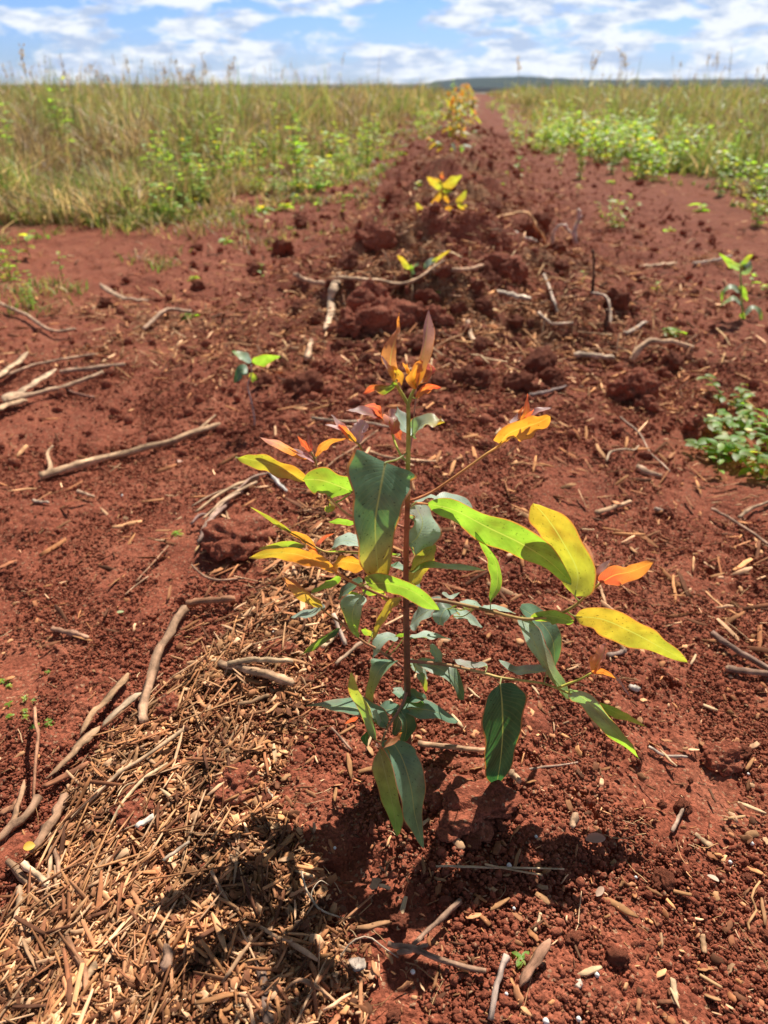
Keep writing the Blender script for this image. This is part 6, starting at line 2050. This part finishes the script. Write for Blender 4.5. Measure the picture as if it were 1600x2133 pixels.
# tall seeding stalks sticking up against the sky : individual
sv = []
for k in range(5):
    rs = np.random.RandomState(900 + k)
    mb = MB()
    P = catmull([(0, 0, 0), (0.01, 0.02 * rs.rand(), 0.4), (0.04 * (rs.rand() - 0.3), 0.02, 0.75), (0.1 * (rs.rand() - 0.5), 0.03, 0.95)], 16)
    V, F = tube(P, np.linspace(0.0018, 0.0007, 16), 5)
    mb.add(V, F, (0.34, 0.28, 0.15))
    for j in range(4):
        a = rs.rand() * 6.28
        simple_leaf(mb, P[2 + 2 * j], (math.cos(a), math.sin(a), 0.9), np.array([0, 0, 1.0]), 0.25, 0.012, (0.26, 0.28, 0.09), (0.4, 0.45, 0.1), droop=0.5, nl=8)
    stm = mb.mesh('stalk', (M_GRASS,))
    mb = MB()
    for j in range(26):
        q = P[rs.randint(11, 16)] + (rs.rand(3) - 0.5) * np.array([0.02, 0.02, 0.04])
        d = np.array([rs.rand() - 0.5, rs.rand() - 0.5, 0.9])
        simple_leaf(mb, q, d, np.array([rs.rand() - 0.5, 1, 0.1]), 0.035, 0.007, (0.46, 0.36, 0.24), (0.5, 0.4, 0.25), nl=4)
    sv.append((stm, mb.mesh('seed_head', (M_GRASS,))))


def stalk(px, topy, D, label, group, s2=1.0, i=0):
    d = ray(px, 300)
    x = d[0] / d[1] * D
    z = gz(x, D)
    top = CH + D * math.tan(math.atan((1066.5 - topy) / FPX) - PITCH)
    root = bpy.data.objects.new('grass_stalk', None)
    COL.objects.link(root)
    root.location = (x, D, z)
    h = (top - z) / 0.95
    root.scale = (h * s2, h * s2, h)
    root.rotation_euler = (0, 0, i * 2.3)
    link('stalk', sv[i % 5][0], root)
    link('seed_head', sv[i % 5][1], root)
    tag(root, label, 'grass stalk', group)


for i, (a, b, D, s2, lb) in enumerate([
        (82, 98, 4.6, 1.2, 'tallest lone grass stalk at the far left against the sky'),
        (1216, 112, 9, 2.2, 'dark seeding grass stalk, left one of the group on the right horizon'),
        (1262, 118, 9, 2.0, 'dark seeding grass stalk, middle one of the group on the right horizon'),
        (1284, 104, 9.4, 2.4, 'dark seeding grass stalk, rightmost and tallest of the group on the right horizon'),
        (1074, 122, 11, 2.4, 'bushy topped stalk beside the far end of the ridge'),
        (494, 124, 6, 1.3, 'bent dry stalk above the left grass'),
        (1492, 108, 7, 1.2, 'slender pale stalk on the right horizon'),
        (30, 148, 4.4, 1.6, 'dark dry stalk at the far left edge')]):
    stalk(a, b, D, lb, None, s2, i)
for i in range(260):
    px = rs5.rand() * 1600
    if 940 < px < 1060:
        continue
    D = 5 + rs5.rand() ** 1.5 * 16
    top = 165 - rs5.rand() ** 2 * 55
    xx_ = ray(px, 300)
    if abs(rowcoord(xx_[0] / xx_[1] * D, D)[0]) < 1.7:
        continue
    stalk(px, top, D, 'thin seeding grass stalk rising above the field against the sky', 'thin grass stalks along the skyline', 0.9 + 0.8 * rs5.rand(), i)

# shrubby dark clumps at the far left skyline
for (px, D, s_, lb) in [(20, 6.5, 1.9, 'dark shrubby clump on the skyline at the left edge'), (130, 6.8, 2.0, 'dark brown dry clump on the skyline at the left'), (940, 24, 2.6, 'small green bush left of the far end of the ridge')]:
    d = ray(px, 300)
    x = d[0] / d[1] * D
    r_ = weed((x, D, gz(x, D)), 'upright', s_, lb, None, 'shrub')
    r_['category'] = 'shrub'

# ------------------------------------------------------------------ distant land
m, t, n, l, o_ = new_mat('distant_forest')
p_ = n('ShaderNodeBsdfPrincipled')
p_.inputs['Roughness'].default_value = 1.0
p_.inputs['Specular IOR Level'].default_value = 0.0
nz = n('ShaderNodeTexNoise')
nz.inputs['Scale'].default_value = 0.03
nz.inputs['Detail'].default_value = 6
tcn = n('ShaderNodeTexCoord')
l(tcn.outputs['Object'], nz.inputs['Vector'])
rz = ramp(n, [(0.3, (0.015, 0.03, 0.035)), (0.7, (0.035, 0.05, 0.045))])
l(nz.outputs['Fac'], rz.inputs['Fac'])
l(rz.outputs['Color'], p_.inputs['Base Color'])
l(p_.outputs['BSDF'], o_.inputs['Surface'])
xs = np.linspace(-4200, 4200, 420)
ys = np.linspace(2900, 4600, 14)
Xh, Yh = np.meshgrid(xs, ys, indexing='ij')
env = np.sin(np.linspace(0, math.pi, 14))[None] ** 0.7
prof_ = 26 + 14 * fbm(xs, xs * 0, 900, 701, 3) + 16 * np.exp(-((xs - 520) / 420) ** 2) + 8 * sstep(800, 2200, xs)
prof_ = prof_ - 45 * (1 - sstep(-100, 420, xs)) - 6
Zh = (prof_[:, None] + 9 * fbm(Xh.ravel(), Yh.ravel(), 60, 711, 3).reshape(Xh.shape)) * env - 22
idx = np.arange(420 * 14).reshape(420, 14)
Fh = np.stack([idx[:-1, :-1], idx[1:, :-1], idx[1:, 1:], idx[:-1, 1:]], -1).reshape(-1, 4)
hill = link('hills', mk_mesh('hills', np.stack([Xh.ravel(), Yh.ravel(), Zh.ravel()], 1), Fh, None, None, True, (m,)))
tag(hill, kind='structure')

# ------------------------------------------------------------------ air
hz = [(x_, y_, z_) for x_ in (-5200, 5200) for y_ in (-400, 5400) for z_ in (-60, 42)]
hf_ = [(0, 1, 3, 2), (4, 6, 7, 5), (0, 4, 5, 1), (2, 3, 7, 6), (0, 2, 6, 4), (1, 5, 7, 3)]
mh, t, n, l, o_ = new_mat('haze_air')
pv = n('ShaderNodeVolumePrincipled')
pv.inputs['Color'].default_value = (0.72, 0.82, 1.0, 1)
pv.inputs['Density'].default_value = 0.00004
pv.inputs['Anisotropy'].default_value = 0.3
l(pv.outputs['Volume'], o_.inputs['Volume'])
hz_o = link('haze', mk_mesh('haze', np.array(hz, float), np.array(hf_), None, None, False, (mh,)))
tag(hz_o, kind='stuff', label='thin pale haze of the open air over the field', cat='haze')
